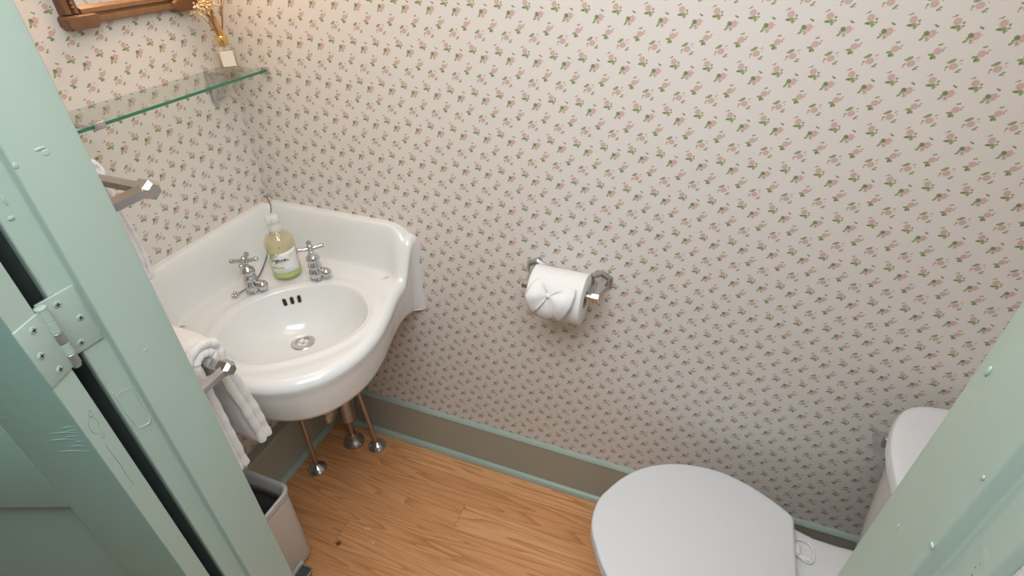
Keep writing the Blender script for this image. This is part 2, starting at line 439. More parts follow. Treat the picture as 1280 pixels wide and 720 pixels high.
b = MB(); b.box((XL, YO, CEIL), (XR + .1, .10, CEIL + .05)); struct(b.build('ceiling', M['ceiling'], smooth=0), 'white ceiling of the small room', 'ceiling')
b = MB(); b.box((XJ - .1200, -.7690, FZ), (XJ - .0222, YF - .017, DOORH + .02)); struct(b.build('trim_4', M['gap_shade'], smooth=0), 'added dark block standing for shade in the gap behind the hinge jamb', 'door frame')  # block added to darken the slit between hinge jamb and door
# hall side of the walls beyond the front wall
b = MB(); b.box((-1.6, YO - .02, FZ), (XL, YO, CEIL + .2)); b.box((XL, YO - .02, FZ), (XJ - .085, YO, CEIL + .2))
b.box((XK + .085, YO - .02, FZ), (3.4, YO, CEIL + .2)); b.box((XJ - .085, YO - .02, DOORH + .085), (XK + .085, YO, CEIL + .2))
struct(b.build('wall_hall', M['hall'], smooth=0), 'plaster on the hall side of the front wall', 'wall')

def profile_run(prof, along, a0, a1):
    """prof: (distance from wall, z); along 'x' on back wall, 'y' on left wall"""
    r = []
    for t in (a0, a1):
        r.append([(t, -d, z) if along == 'x' else (d, t, z) for d, z in prof])
    return r
BBZ = .198
def bb(name, along, a0, a1, d, lab, h, tm='mint'):
    root = bpy.data.objects.new(name, None); COL.objects.link(root); struct(root, lab, 'baseboard')
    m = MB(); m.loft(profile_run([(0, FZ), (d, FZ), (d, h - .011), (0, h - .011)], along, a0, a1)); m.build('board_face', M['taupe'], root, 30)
    m = MB(); m.loft(profile_run([(0, h - .0115), (d + .001, h - .0115), (d + .0025, h - .008), (d + .0005, h - .003), (d - .003, h), (0, h + .001)], along, a0, a1))
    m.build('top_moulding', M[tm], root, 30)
    m = MB(); pr = [(d - .001, FZ), (d + .014, FZ), (d + .014, FZ + .005)] + [(d + .013 * math.cos(t), FZ + .005 + .014 * math.sin(t)) for t in [i * PI / 12 for i in range(1, 7)]] + [(d - .001, FZ + .019)]
    m.loft(profile_run(pr, along, a0, a1)); m.build('shoe_moulding', M['mint'], root, 40)
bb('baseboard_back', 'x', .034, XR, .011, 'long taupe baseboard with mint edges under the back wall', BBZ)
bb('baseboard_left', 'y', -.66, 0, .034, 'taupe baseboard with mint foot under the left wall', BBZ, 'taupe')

# door frame
def jamb(name, x, sgn, lab):
    """sgn +1: the jamb's face looks to +x"""
    root = bpy.data.objects.new(name, None); COL.objects.link(root); struct(root, lab, 'door frame')
    y0, y1, y2 = YF + .002, -.7535, -.7800
    m = MB()
    poly = [(x, y0 - .0), (x, y1), (x - sgn * .012, y1 - .0005), (x - sgn * .012, y2), (x - sgn * .0225, y2), (x - sgn * .0225, y0 + .0)]
    m.prism(poly, FZ, DOORH + .01)
    ed = [e for e in m.bm.edges if abs(e.verts[0].co.z - e.verts[1].co.z) > .5]
    bmesh.ops.bevel(m.bm, geom=ed, offset=.0022, segments=3, affect='EDGES', profile=.5)
    m.build('jamb_board', M['mint'], root, 40)
    m = MB(); m.box((min(x - sgn * .066, x - sgn * .14), YO - .0205, FZ), (max(x - sgn * .066, x - sgn * .14), YO + .001, DOORH + .08), .001)
    m.build('hall_casing', M['mint'], root, 40)
    return root
jl = jamb('trim_1', XJ, 1, 'mint painted left door jamb carrying the hinge')
jr = jamb('trim_2', XK, -1, 'mint painted right door jamb in front of the toilet tank')
root = bpy.data.objects.new('trim_3', None); COL.objects.link(root); struct(root, 'mint painted head of the door frame', 'door frame')
m = MB(); m.box((XJ, -.7800, DOORH), (XK, YF, DOORH + .02), .002); m.build('head_board', M['mint'], root)

# paint runs and old filler on the jambs
def blobs(pts, root, mat):
    m = MB()
    for (x, y, z, sx, sy, sz) in pts: m.sphere((x, y, z), 1, (sx, sy, sz), seg=14)
    m.build('paint_blister', mat, root, 60)
blobs([(XJ, -.7235, 1.347, .0003, .0040, .0030), (XJ, -.7265, 1.352, .0006, .0052, .0016), (XJ, -.7510, 1.345, .0006, .0026, .003), (XJ - .001, -.7495, 1.337, .0006, .0030, .0026), (XJ - .0115, -.771, 1.30, .0006, .003, .0022),
       (XJ - .0115, -.768, 1.317, .0005, .0014, .005), (XJ, -.729, 1.105, .0003, .0045, .0024)], jl, M['mint'])
blobs([(XK - .0005, -.7500, 1.262, .0006, .0014, .0018), (XK - .001, -.7535, 1.196, .0008, .0024, .0018), (XK - .0005, -.7, 1.30, .001, .0016, .004), (XK, -.716, 1.158, .0006, .001, .0035)], jr, M['mint'])
m = MB(); xr_ = XJ - .0119
m.tube([(xr_, -.7770, 1.0690), (xr_, -.7690, 1.0692), (xr_, -.7575, 1.0655)], .0005, 6); m.tube([(xr_, -.7565, 1.0600), (xr_, -.7575, 1.0400), (xr_, -.7560, 1.0180)], .0004, 6)
m.tube([(xr_, -.7562, 1.0120), (xr_, -.7600, 1.0050), (xr_, -.7680, 1.0070), (xr_, -.7740, 1.0110)], [.0006, .0014, .0012, .0005], 8); m.tube([(xr_, -.7770, 1.0690), (xr_, -.7765, 1.040), (xr_, -.7742, 1.0110)], .00035, 6)
for q in range(26):
    z = .62 + .025 * q + random.uniform(-.01, .01); m.sphere((xr_, -.7785 - .0005 + random.uniform(0, .003), z), 1, (.0004, random.uniform(.0006, .0016), random.uniform(.002, .006)), seg=8)
m.build('old_filler', M['mint'], jl, 60)
m = MB()
for k in range(7): m.sphere((XK + .0125, -.7715 - random.uniform(-.002, .002), 1.215 - .0052 * k), 1, (.0006, random.uniform(.0006, .0016), random.uniform(.0018, .0034)), seg=10)
m.build('scuff', M['twig'], jr, 60)

# ---- the door, swung about 159 degrees out into the hall
PIN = Vector((XJ + .001, -.7965, 0)); TH = math.radians(159)
ED = Vector((math.sin(TH), math.cos(TH), 0)); EN = Vector((-math.cos(TH), math.sin(TH), 0)); FD = Vector((math.cos(TH), -math.sin(TH), 0))
door = bpy.data.objects.new('door_1', None); COL.objects.link(door); door.location = (PIN.x, PIN.y, FZ)
struct(door, 'mint panelled door with shade painted into its colour, standing open against the hall wall', 'door')
DM = Matrix(((FD.x, -ED.x, 0, PIN.x), (FD.y, -ED.y, 0, PIN.y), (0, 0, 1, 0), (0, 0, 0, 1)))
# local frame: a along the leaf, t = -(through thickness, from pin), z
S0, S1, DW = .0066, .0360, .745
def dbox(m, a0, a1, s0, s1, z0, z1, bev=.0):
    t = MB(); t.box((a0, -s1, z0), (a1, -s0, z1), bev); t.xform(DM)
    m.add(t.bm)
def door_part(name, a0, a1, z0, z1, s0=S0, s1=S1, bev=.0012, mat='mint_shaded'):
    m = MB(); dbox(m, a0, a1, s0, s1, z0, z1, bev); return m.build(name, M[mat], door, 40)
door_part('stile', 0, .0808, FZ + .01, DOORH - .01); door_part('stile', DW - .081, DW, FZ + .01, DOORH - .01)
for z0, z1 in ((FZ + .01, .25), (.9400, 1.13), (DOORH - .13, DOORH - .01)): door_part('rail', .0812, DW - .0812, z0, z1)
for z0, z1 in ((.25, .94), (1.13, DOORH - .13)):
    door_part('panel', .079, DW - .079, z0 - .003, z1 + .003, S0 + .010, S1 - .010, 0)
    m = MB()                                                       # sloping sticking round the panel
    for (p, q) in (((.081, z0), (.081, z1)), ((.081, z1), (DW - .081, z1)), ((DW - .081, z1), (DW - .081, z0)), ((DW - .081, z0), (.081, z0))):
        cx, cz = DW / 2, (z0 + z1) / 2
        ins = lambda P, d: (P[0] + math.copysign(d, cx - P[0]), P[1] + math.copysign(d, cz - P[1]))
        pts = [(p, S1 - .0015), (q, S1 - .0015), (ins(q, .010), S1 - .0098), (ins(p, .010), S1 - .0098)]
        vs = [m.bm.verts.new(DM @ Vector((P[0], -s_, P[1]))) for P, s_ in pts]; m._f(vs)
    m.build('panel_bead', M['mint_shaded'], door, 0)
# leaf edge skinned in the mint without painted shade, with old repairs
m = MB(); t = MB(); t.box((-.0006, -S1 + .0008, FZ + .012), (.0004, -S0 - .0006, DOORH - .012)); t.xform(DM); m.add(t.bm)
m.build('edge_skin', M['mint'], door, 30)
m = MB()
for (s, z, rs, rz) in ((.022, 1.072, .0060, .012), (.018, 1.086, .0022, .004), (.020, 1.052, .0022, .003)):
    ring = [DM @ Vector((-.0004, -(s + rs * math.cos(t_)), z + rz * math.sin(t_))) for t_ in [2 * PI * k / 24 for k in range(24)]]
    m.tube(ring, .0005, 6, closed=True)
ln = [DM @ Vector((-.0004, -(.0235 + .0006 * math.sin(k)), 1.042 - .0075 * k)) for k in range(11)]; m.tube(ln, .0005, 6)
m.build('paint_crack', M['mint_shaded'], door, 60)
m = MB()
for k in range(9):
    z = 1.088 - .005 * k + random.uniform(-.002, .002); a0 = random.uniform(.004, .012)
    p0 = DM @ Vector((a0, -S1, z)); p1 = DM @ Vector((a0 + random.uniform(.012, .034), -S1, z + random.uniform(-.004, .001)))
    m.tube([p0, (p0 + p1) / 2 + Vector((0, 0, .001)), p1], [.0002, .0006, .0002], 6)
m.build('paint_gouge', M['mint_shaded'], door, 60)
# hinge
ZT, ZB = 1.2150, 1.1440
hin = MB(); hin.box((XJ - .0125, -.7945, ZB), (XJ - .0096, -.7560, ZT), .0006)
hl = hin.build('hinge_leaf', M['hinge'], door, 40); hl['label'] = 'hinge leaf screwed to the jamb'
m = MB(); dbox(m, -.0022, .0005, .003, .0362, ZB, ZT, .0006); hd = m.build('hinge_leaf', M['hinge'], door, 40); hd['label'] = 'hinge leaf screwed to the door edge'
n5 = 5; hh = (ZT - ZB) / n5
PK = PIN + Vector((.0012, 0, 0))
for k in range(n5):
    m = MB(); z0 = ZB + k * hh
    m.lathe([(.0050, .0002), (.0054, .0005), (.0054, hh - .0005), (.0050, hh - .0002)], (PK.x, PK.y, z0), n=24)
    m.build('hinge_knuckle', M['hinge_metal'] if k in (0, 2) else M['hinge'], door, 25)
m = MB(); m.lathe([(.0030, -.004), (.0042, -.003), (.0042, 0)], (PK.x, PK.y, ZB), n=20); m.lathe([(.0054, 0), (.0058, .0012), (.0054, .0026), (.003, .0034)], (PK.x, PK.y, ZT), n=24)
m.build('hinge_pin', M['hinge'], door, 50)
def screw(pos, nrm, up, parent):
    m = MB(); m.lathe([(.0040, -.0003), (.0039, .0004), (.0030, .0009), (.001, .0011)], pos, nrm, 20)
    s = m.build('screw', M['hinge'], parent, 50)
    m = MB(); nrm = Vector(nrm).normalized(); w = nrm.cross(Vector(up)).normalized(); u2 = w.cross(nrm)
    for d in (w, u2):
        e = nrm.cross(d)
        c = Vector(pos) + nrm * .00105
        pts = [c + d * .0022 * i + e * .00045 * j + nrm * h for h in (-.0004, .00035) for (i, j) in ((-1, -1), (1, -1), (1, 1), (-1, 1))]
        vs = [m.bm.verts.new(p) for p in pts]
        for f in ((0, 1, 2, 3), (4, 5, 6, 7), (0, 1, 5, 4), (1, 2, 6, 5), (2, 3, 7, 6), (3, 0, 4, 7)): m._f([vs[i] for i in f])
    m.build('screw_slot', M['dark_metal'], s, 0)
for y, z in ((-.7775, ZT - .010), (-.7660, (ZT + ZB) / 2), (-.7775, ZB + .010)): screw((XJ - .0096, y, z), (1, 0, 0), (0, .3, 1), hl)
for s_, z in ((.0195, ZT - .010), (.0275, (ZT + ZB) / 2), (.0195, ZB + .010)): screw(DM @ Vector((-.0022, -s_, z)), EN, (.2, .2, 1), hd)

# ------------------------------------------------------------------ corner sink
sink = thing('corner_sink', 'white porcelain corner sink with two chrome cross handle taps, hung in the corner', 'sink', (0, 0, .62))
RZ = .765; HS = .119
half = [(.463, 0), (.4625, .03), (.4625, .062), (.466, .10), (.476, .15), (.490, .20), (.502, .25), (.5085, .30), (.507, .345), (.496, .39), (.477, .430), (.4555, .4555)]
full = half + [(d, x) for x, d in reversed(half[:-1])]
curve = [(p.x, p.y) for p in catmull([(x, d, 0) for x, d in full], 8)]
wallA = [(.463 * (i / 40), 0) for i in range(0, 40)]               # corner -> right end, on the back wall
wallB = [(0, .463 * (1 - i / 40)) for i in range(1, 41)][:-1]      # left end -> corner, on the left wall
loop = wallA + curve + wallB
free = [0] * len(wallA) + [1] * len(curve) + [0] * len(wallB)
NL = len(loop); BC = Vector((.303, .303)); DC = Vector((.262, .262)); APAR, APERP = .121, .166
def inward(i):
    if not free[i]: return Vector((0, 0))
    if i == len(wallA): return Vector((-1, 0))
    if i == len(wallA) + len(curve) - 1: return Vector((0, -1))
    a = Vector(loop[i - 1]); c = Vector(loop[(i + 1) % NL]); t = (c - a).normalized(); return Vector((-t.y, t.x))
def topz(x, d):
    lo, hi = min(x, d), max(x, d)
    k = .016; h = max(k - abs(x - d), 0) / k; dw = lo - h * h * k * .25
    e = sstep(.385, .455, hi)
    w0 = .014 + .004 * e; w1 = .060 + .034 * e
    s = 1 - sstep(w0, w1, dw)
    dr_ = min(max(hi - .385, 0), .074); drop = .078 - math.sqrt(.078 ** 2 - dr_ ** 2)
    z = RZ + (HS - drop) * s
    return z
def bowl_edge(v):
    v = v.normalized(); par = (v.x + v.y) / math.sqrt(2); per = (v.x - v.y) / math.sqrt(2); n = 2.25
    ap = APAR if par > 0 else .142
    return 1 / ((abs(par) / ap) ** n + (abs(per) / APERP) ** n) ** (1 / n)
DEPTH = [(0, -.115), (.10, -.1148), (.22, -.1125), (.36, -.107), (.5, -.0985), (.62, -.087), (.74, -.070), (.83, -.052), (.90, -.034), (.95, -.019), (.985, -.0085), (1.0, -.005)]
rings = []
RR = .021
ins = []; rad = []
for i, (x, d) in enumerate(loop):
    p = Vector((x, d)); q = p + inward(i) * RR; q.x = max(q.x, 0); q.y = max(q.y, 0)
    ins.append(q); v = q - BC; rad.append((v, bowl_edge(v)))
for t in (.02, .06, .12, .2, .28, .36, .44, .52, .6, .67, .74, .8, .85, .9, .935, .965, .985, 1.0):
    c = DC.lerp(BC, min(1, t ** 1.1)); z = RZ + interp(DEPTH, t)
    rings.append([(c.x + (v.normalized() * r * t).x, -(c.y + (v.normalized() * r * t).y), z) for v, r in rad])
NK = 56
for k in range(1, NK + 1):
    t = k / NK; ring = []
    for (v, r), q in zip(rad, ins):
        e = BC + v.normalized() * r; p = e.lerp(q, t); z = topz(p.x, p.y)
        dist = (p - e).length
        z -= .005 * math.exp(-(dist / .010) ** 2)                       # rounded arris of the bowl
        z -= .0035 * math.exp(-((dist - .030) / .016) ** 2) * (1 - sstep(.3, .6, (z - RZ) / HS))   # shallow deck gutter
        ring.append((p.x, -p.y, z))
    rings.append(ring)
last = rings[-1]
zt = [p[2] for p in last]
for ph in (15, 30, 45, 60, 75, 90):
    a = math.radians(ph); ring = []
    for i, (x, d) in enumerate(loop):
        q = ins[i]; p = Vector((x, d)); w = q.lerp(p, math.sin(a)) if free[i] else p
        ring.append((w.x, -w.y, zt[i] - (RR * (1 - math.cos(a)) if free[i] else .0)))
    rings.append(ring)
def zbot(i):
    x, d = loop[i]; lo = min(x, d)
    return .640 - .018 * (1 - sstep(.0, .10, lo))
for f in (.12, .3, .5, .7, .88, .97, 1.0):
    ring = []
    for i, (x, d) in enumerate(loop):
        z0 = zt[i] - (RR if free[i] else 0); inw = inward(i) * (.004 + .016 * f ** 1.6 + (.004 if f == 1.0 else 0)) * sstep(0, .03, min(x, d))
        ring.append((max(0, x + inw.x), -max(0, d + inw.y), z0 + (zbot(i) - z0) * f))
    rings.append(ring)
for f, dz in ((.06, .006), (.25, .012), (.5, .0), (.8, -.018), (.98, -.022)):
    rings.append([(p[0] + (DC.x - p[0]) * f, p[1] + (-DC.y - p[1]) * f, zbot(i) + dz) for i, p in enumerate(rings[-1] if f == .06 else base_ring)]) if f != .06 else None
    if f == .06:
        base_ring = rings[-1]
        rings.append([(p[0] + (DC.x - p[0]) * f, p[1] + (-DC.y - p[1]) * f, zbot(i) + dz) for i, p in enumerate(base_ring)])
m = MB(); m.loft(rings, cap0=False, cap1=True); basin = m.build('basin', M['porcelain'], sink, 75)
# drain
ZD = RZ - .1146; dx, dy = DC.x, -DC.y
m = MB(); m.lathe([(.012, -.004), (.0135, .0005), (.016, .0012), (.024, .0030), (.0285, .0024), (.0300, .0006)], (dx, dy, ZD), n=40, cap0=False, cap1=False)
dr = m.build('drain', M['old_chrome'], sink, 60, recalc=True)
m = MB(); m.lathe([(.0125, 0), (.001, 0)], (dx, dy, ZD - .0012), n=30, cap0=False, cap1=True); m.build('drain_hole', M['dark_metal'], dr, 0)
m = MB()
for a in (.4, .4 + PI / 2):
    v = Vector((math.cos(a), math.sin(a), 0)) * .0128; m.tube([Vector((dx, dy, ZD - .0002)) - v, Vector((dx, dy, ZD - .0002)) + v], .0011, 8)
m.build('drain_cross', M['old_chrome'], dr, 60)
# overflow slots on the steep back of the bowl
def bowl_pt(ang_perp, t):
    v = Vector((-1, -1)).normalized(); w = Vector((1, -1)).normalized()
    dirv = (v * math.cos(ang_perp) + w * math.sin(ang_perp)); r = bowl_edge(dirv); c = DC.lerp(BC, min(1, t ** 1.1))
    p = c + dirv * r * t
    return Vector((p.x, -p.y, RZ + interp(DEPTH, t)))
for ap in (-.135, 0.0, .135):
    top, mid, bot = bowl_pt(ap, .935), bowl_pt(ap, .90), bowl_pt(ap, .85)
    ax = (top - bot).normalized(); side = Vector((1, 1, 0)).normalized(); nr = side.cross(ax).normalized()
    if nr.z < 0: nr = -nr
    for nm, rr, hh_, off, mt in (('overflow_slot', .0040, .0052, .0004, 'dark_metal'),):
        m = MB(); N = 24; outl = []
        for k in range(N):
            a = 2 * PI * k / N; cx = rr * math.cos(a); cy = rr * math.sin(a) + (hh_ if math.sin(a) > 0 else -hh_)
            outl.append(mid + side * cx + ax * cy)
        m.loft([[p - nr * .002 for p in outl], [p + nr * .0012 for p in outl]]); sl = m.build(nm, M[mt], sink, 30)
        m = MB(); ring = [mid + (p - mid) * 1.08 + nr * .0012 for p in outl]; m.tube(ring, .0006, 6, closed=True); m.build('slot_rim', M['brass'], sl, 60)

def tap(px, py, hrot, srot):
    t = bpy.data.objects.new('tap', None); COL.objects.link(t); t.parent = sink; t.location = Vector((px, py, RZ)) - sink.location; t.rotation_euler = (0, 0, 0)
    t['label'] = 'chrome basin tap with a four armed cross handle'
    o = Vector((px, py, RZ)); KR, KZ = 1.22, .80
    m = MB()
    m.lathe([(r_ * KR, z_ * KZ) for r_, z_ in [(.0155, -.003), (.0160, .002), (.0140, .006), (.0125, .010), (.0140, .016), (.0150, .022), (.0140, .029), (.0105, .034), (.0100, .037), (.0128, .041), (.0136, .047), (.0125, .053),
             (.0095, .057), (.0092, .060), (.0125, .064), (.0142, .071), (.0132, .079), (.0092, .086), (.0062, .089), (.0056, .098), (.0050, .101)]], o, n=32)
    m.build('tap_body', M['chrome'], t, 60)
    m = MB(); s = Vector((math.cos(srot), math.sin(srot), 0)); q = o + Vector((0, 0, .018))
    m.tube([q, q + s * .014 + Vector((0, 0, .003)), q + s * .024 + Vector((0, 0, .001)), q + s * .030 + Vector((0, 0, -.007))], [.013, .0115, .0125, .0115], 18)
    m.sphere(q + s * .026, .0135, (1, 1, .95)); m.build('spout', M['chrome'], t, 60)
    m = MB(); c = o + Vector((0, 0, .086))
    m.lathe([(.0056, -.010), (.0080, -.006), (.0105, 0), (.0070, .006), (.0068, .009), (.0040, .012), (.001, .013)], c, n=24)
    for k in range(4):
        a = hrot + k * PI / 2; d = Vector((math.cos(a), math.sin(a), .10))
        m.tube([c, c + d * .010, c + d * .020, c + d * .026, c + d * .0285], [.0062, .0052, .0048, .0062, .0040], 14)
        m.sphere(c + d * .0275, .0062, seg=14)
    m.build('cross_handle', M['chrome'], t, 60)
tap(.131, -.241, .55, .25); tap(.244, -.140, .80, .25)

# pipes under the sink
def escutcheon(m, x, y, r=.031, h=.022):
    m.lathe([(r, 0), (r + .0006, .002), (r * .95, .006), (r * .78, .012), (r * .55, h * .85), (r * .36, h), (r * .30, h + .003)], (x, y, FZ), n=36)
def supply(x, y, xt, yt, lab):
    t = thing('supply_pipe', lab, 'pipe', (x, y, FZ), 'water supply pipes under the sink')
    m = MB(); m.tube([(x, y, FZ + .002), (x + (xt - x) * .5, y + (yt - y) * .5, .33), (xt, yt, .640)], .0078, 16); m.build('pipe', M['nickel'], t, 60)
    m = MB(); escutcheon(m, x, y); m.build('floor_flange', M['chrome'], t, 60)
supply(.108, -.222, .108, -.222, 'thin nickel supply pipe left of the drain pipe, nearest the pedal bin')
supply(.244, -.073, .208, -.100, 'thin nickel supply pipe right of the drain pipe, leaning by the back wall')
dt = thing('drain_trap', 'thick nickel drain trap standing on the floor between the two thin supply pipes', 'drain pipe', (.158, -.079, FZ))
m = MB(); tx, ty = .158, -.085
m.tube([(tx, ty, FZ + .002), (tx, ty, .200)], .0105, 20); m.build('waste_pipe', M['nickel'], dt, 60)
m = MB(); m.lathe([(.036, 0), (.0365, .004), (.034, .010), (.027, .018), (.020, .024), (.0165, .034), (.0155, .040), (.0135, .044)], (tx, ty, FZ), n=36); m.build('floor_flange', M['nickel'], dt, 60)
m = MB(); m.lathe([(.012, -.004), (.0345, 0), (.0362, .003), (.0362, .007), (.0335, .010), (.0335, .32), (.012, .33)], (tx, ty, .150), n=32); m.build('trap_body', M['nickel'], dt, 50)
m = MB(); bx, by = .232, -.232
m.tube([(bx, by, .648), (bx, by, .335)], .0165, 20); m.lathe([(.0165, 0), (.0195, .001), (.0195, .014), (.0165, .016)], (bx, by, .337), n=28)
el = [(bx, by, .340), (bx - .002, by + .003, .320), (bx - .012, by + .022, .308), (bx - .030, by + .060, .303), (tx + .015, ty - .035, .297), (tx, ty, .293)]
m.tube(catmull(el, 5), .0150, 16); m.build('tail_pipe', M['nickel'], dt, 60)

# plug chain
pc = thing('plug_chain', 'grey ball chain hanging from the corner of the sink behind the soap bottle', 'chain', (.012, -.012, .883))
m = MB(); m.lathe([(.011, 0), (.0115, .004), (.0095, .010), (.006, .012), (.001, .0125)], (.0125, -.0125, .8825), n=24); an = m.build('anchor', M['cork'], pc, 60); an['label'] = 'cream plug in the corner'
m = MB(); cr_ = [(.0125 + .006 * math.cos(a), -.0125 + .006 * math.sin(a) , .8985 + .001 * math.sin(a)) for a in [2 * PI * k / 20 for k in range(20)]]
m.tube(cr_, .0014, 8, closed=True); m.build('hook_ring', M['steel'], pc, 60)
path = catmull([(.0175, -.0165, .8985), (.022, -.019, .893), (.0298, -.0237, .8776), (.0331, -.0349, .8545), (.0365, -.0476, .832), (.0412, -.064, .8116), (.0458, -.0787, .7954), (.0523, -.0991, .7779), (.0718, -.137, .769), (.0946, -.1774, .769),
                (.108, -.2094, .769), (.1132, -.232, .769), (.1106, -.251, .769), (.1094, -.266, .769)], 30)
m = MB(); acc = 0; prev = path[0]; m.sphere(prev, .0017, seg=8); m_pts = [prev]
for p in path[1:]:
    acc += (p - prev).length; prev = p
    if acc > .0043: m.sphere(p, .0020, seg=8); acc = 0
m.tube(path[::6], .0006, 5); m.build('bead_chain', M['chain'], pc, 60)
m = MB()
for dx_, dy_, dz_ in ((0, 0, 0), (-.006, -.004, 0), (.003, -.008, 0), (-.003, -.011, .001), (-.001, -.005, .006)): m.sphere((.1085 + dx_, -.272 + dy_, .7705 + dz_), .0042, seg=12)
m.tube([(.102, -.284, .769), (.115, -.268, .774)], .0022, 8)
m.build('chain_end_clip', M['old_chrome'], pc, 60)

# soap bottle
SX, SY = .163, -.153
sb = thing('soap_bottle', 'clear hand soap bottle with white and lime label on the sink deck between the taps', 'soap bottle', (SX, SY, RZ))
RB = .0360
def bot(off):
    return [(RB - .010 - off, .0006 + off), (RB - .003 - off, .002 + off), (RB - off, .008), (RB - off, .094), (RB - .002 - off, .107), (RB - .008 - off, .118), (RB - .017 - off, .127), (.0150 - off * .6, .132)]
m = MB(); m.lathe(bot(0) + [(.0140, .134), (.0140, .140)], (SX, SY, RZ), n=48, cap1=False); m.build('bottle', M['bottle'], sb, 60)
m = MB(); m.lathe([(0.001, .003), (RB - .008, .003), (RB - .0022, .009), (RB - .0022, .094), (RB - .0036, .104), (RB - .0055, .109), (.001, .109)], (SX, SY, RZ), n=40, cap0=False, cap1=False); m.build('liquid_soap', M['soap'], sb, 60)
m = MB(); m.lathe([(.0165, .132), (.0175, .134), (.0175, .145), (.0140, .148), (.0140, .152), (.0165, .154), (.0170, .158), (.0160, .168), (.010, .172), (.001, .173)], (SX, SY, RZ), n=36); m.build('clear_cap', M['cap'], sb, 60)
cam_dir = math.atan2(-1.018 - SY, 1.114 - SX)
def patch(z0, z1, a0, a1, r, name, mat, top=None, n=30):
    m = MB(); rows = []
    for k in range(n + 1):
        a = cam_dir + a0 + (a1 - a0) * k / n; zz = z1 if top is None else top(k / n)
        rows.append([(SX + r * math.cos(a), SY + r * math.sin(a), RZ + z0 + (zz - z0) * j / 6) for j in range(7)])
    m.grid(rows); return m.build(name, mat, sb, 60, solid=.0004)
lab = patch(.024, .080, -1.12, .98, RB + .0007, 'label', M['label'], top=lambda u: .078 + .010 * u)
patch(.013, .024, -1.12, .98, RB + .0007, 'lime_band', M['lime'], top=lambda u: .0235 + .002 * math.sin(u * 3))
patch(.0415, .0455, -1.02, -.12, RB + .0012, 'lime_stripe', M['lime'])
def on_label(u, z, r=RB + .0013):           # u in metres across, z up
    a = cam_dir + u / RB; return Vector((SX + r * math.cos(a), SY + r * math.sin(a), RZ + z))
m = MB()                                      # brush script word
word = [(-.022, .068), (-.020, .0625), (-.0175, .062), (-.0155, .069), (-.0175, .059), (-.0205, .055), (-.0175, .058), (-.014, .0625), (-.0115, .066), (-.0135, .066), (-.0135, .0625), (-.0105, .063), (-.0095, .066), (-.0095, .0625),
        (-.0065, .063), (-.005, .066), (-.0045, .0625), (-.002, .066), (-.0005, .066), (0, .0625), (.0025, .0630), (.0045, .0665), (.0025, .0665), (.0025, .063), (.0055, .063), (.008, .0645), (.0115, .0635)]
m.tube([on_label(u - .002, z) for u, z in [(p.x, p.y) for p in catmull([(a, c, 0) for a, c in word], 4)]], .00085, 6)
m.tube([on_label(u, z) for u, z in ((-.018, .0575), (-.010, .0585), (0, .0588), (.012, .0605))], .0004, 6)
m.build('script_word', M['ink'], lab, 60)
m = MB()
for z, u0, u1 in ((.0535, -.012, .002), (.0375, -.022, .012), (.0350, -.021, .016), (.0325, -.020, .006), (.0300, -.018, .010)):
    u = u0
    while u < u1:
        w = random.uniform(.0012, .0032); m.tube([on_label(u, z), on_label(u + w, z)], .00045, 5); u += w + .0009
ring = [on_label(.0175 + .0045 * math.cos(a), .0725 + .0045 * math.sin(a)) for a in [2 * PI * k / 20 for k in range(20)]]; m.tube(ring, .0004, 5, closed=True)
m.tube([on_label(.0152, .0725), on_label(.0198, .0728)], .0004, 5)
m.build('small_print', M['grey_ink'], lab, 60)
m = MB()
for u, z, an_, s in ((-.030, .079, .6, .0055), (-.026, .074, -.4, .005), (-.022, .0795, .2, .004), (-.033, .070, 1.2, .005), (-.028, .066, -.9, .0045), (-.018, .0765, .9, .0032), (-.031, .061, .3, .0045), (-.012, .079, .4, .0028)):
    pts = []
    for k in range(12):
        t_ = 2 * PI * k / 12; lx, ly = s * math.cos(t_), s * .45 * math.sin(t_)
        pts.append(on_label(u + lx * math.cos(an_) - ly * math.sin(an_), z + lx * math.sin(an_) + ly * math.cos(an_)))
    m._f([m.bm.verts.new(p) for p in pts])
m.build('leaf_print', M['leaf_print'], lab, 0, solid=.0004)
m = MB(); q = on_label(-.004, .098, RB - .004); m.sphere(q, .0033, seg=14); m.build('pump_ball', M['steel'], sb, 60)

# ------------------------------------------------------------------ glass shelf, diffuser, mirror
sh = thing('glass_shelf', 'clear glass shelf with green edges on chrome clips under the mirror', 'shelf', (0, -.23, 1.168))
m = MB(); m.box((.004, -.475, 1.2285), (.124, -.010, 1.2350), .0008)
for f in m.bm.faces:
    n_ = f.normal if f.normal.length else None
    f.normal_update()
    f.material_index = 1 if f.normal.x > .9 else 0
pane = m.build('glass_pane', [M['glass'], M['glass_edge']], sh, 0)
for yb in (-.062, -.423):
    m = MB(); m.box((.0, yb - .014, 1.166), (.006, yb + .014, 1.228), .002)
    m.loft([[(x, yb + s_ * w, z) for s_, z in ((-1, z0), (1, z0), (1, z1), (-1, z1))] for x, w, z0, z1 in ((.004, .012, 1.168, 1.2265), (.016, .012, 1.172, 1.2278), (.034, .010, 1.196, 1.2280), (.052, .008, 1.216, 1.2282))])
    m.build('bracket', M['chrome'], sh, 40)
for yb in (-.418,):
    m = MB(); m.box((.1205, yb - .010, 1.2255), (.1280, yb + .010, 1.2380), .001); m.box((.108, yb - .009, 1.2260), (.122, yb + .009, 1.2283), .0008); m.box((.112, yb - .009, 1.2352), (.122, yb + .009, 1.2375), .0008)
    m.tube([(.01, yb + .002, 1.224), (.06, yb, 1.2235), (.112, yb, 1.2255)], [.006, .004, .003], 8)
    m.build('edge_clip', M['steel'], sh, 40)
m = MB(); m.box((.109, -.0105, 1.2262), (.1270, -.0020, 1.2372), .0015); m.build('end_clip', M['steel'], sh, 40)

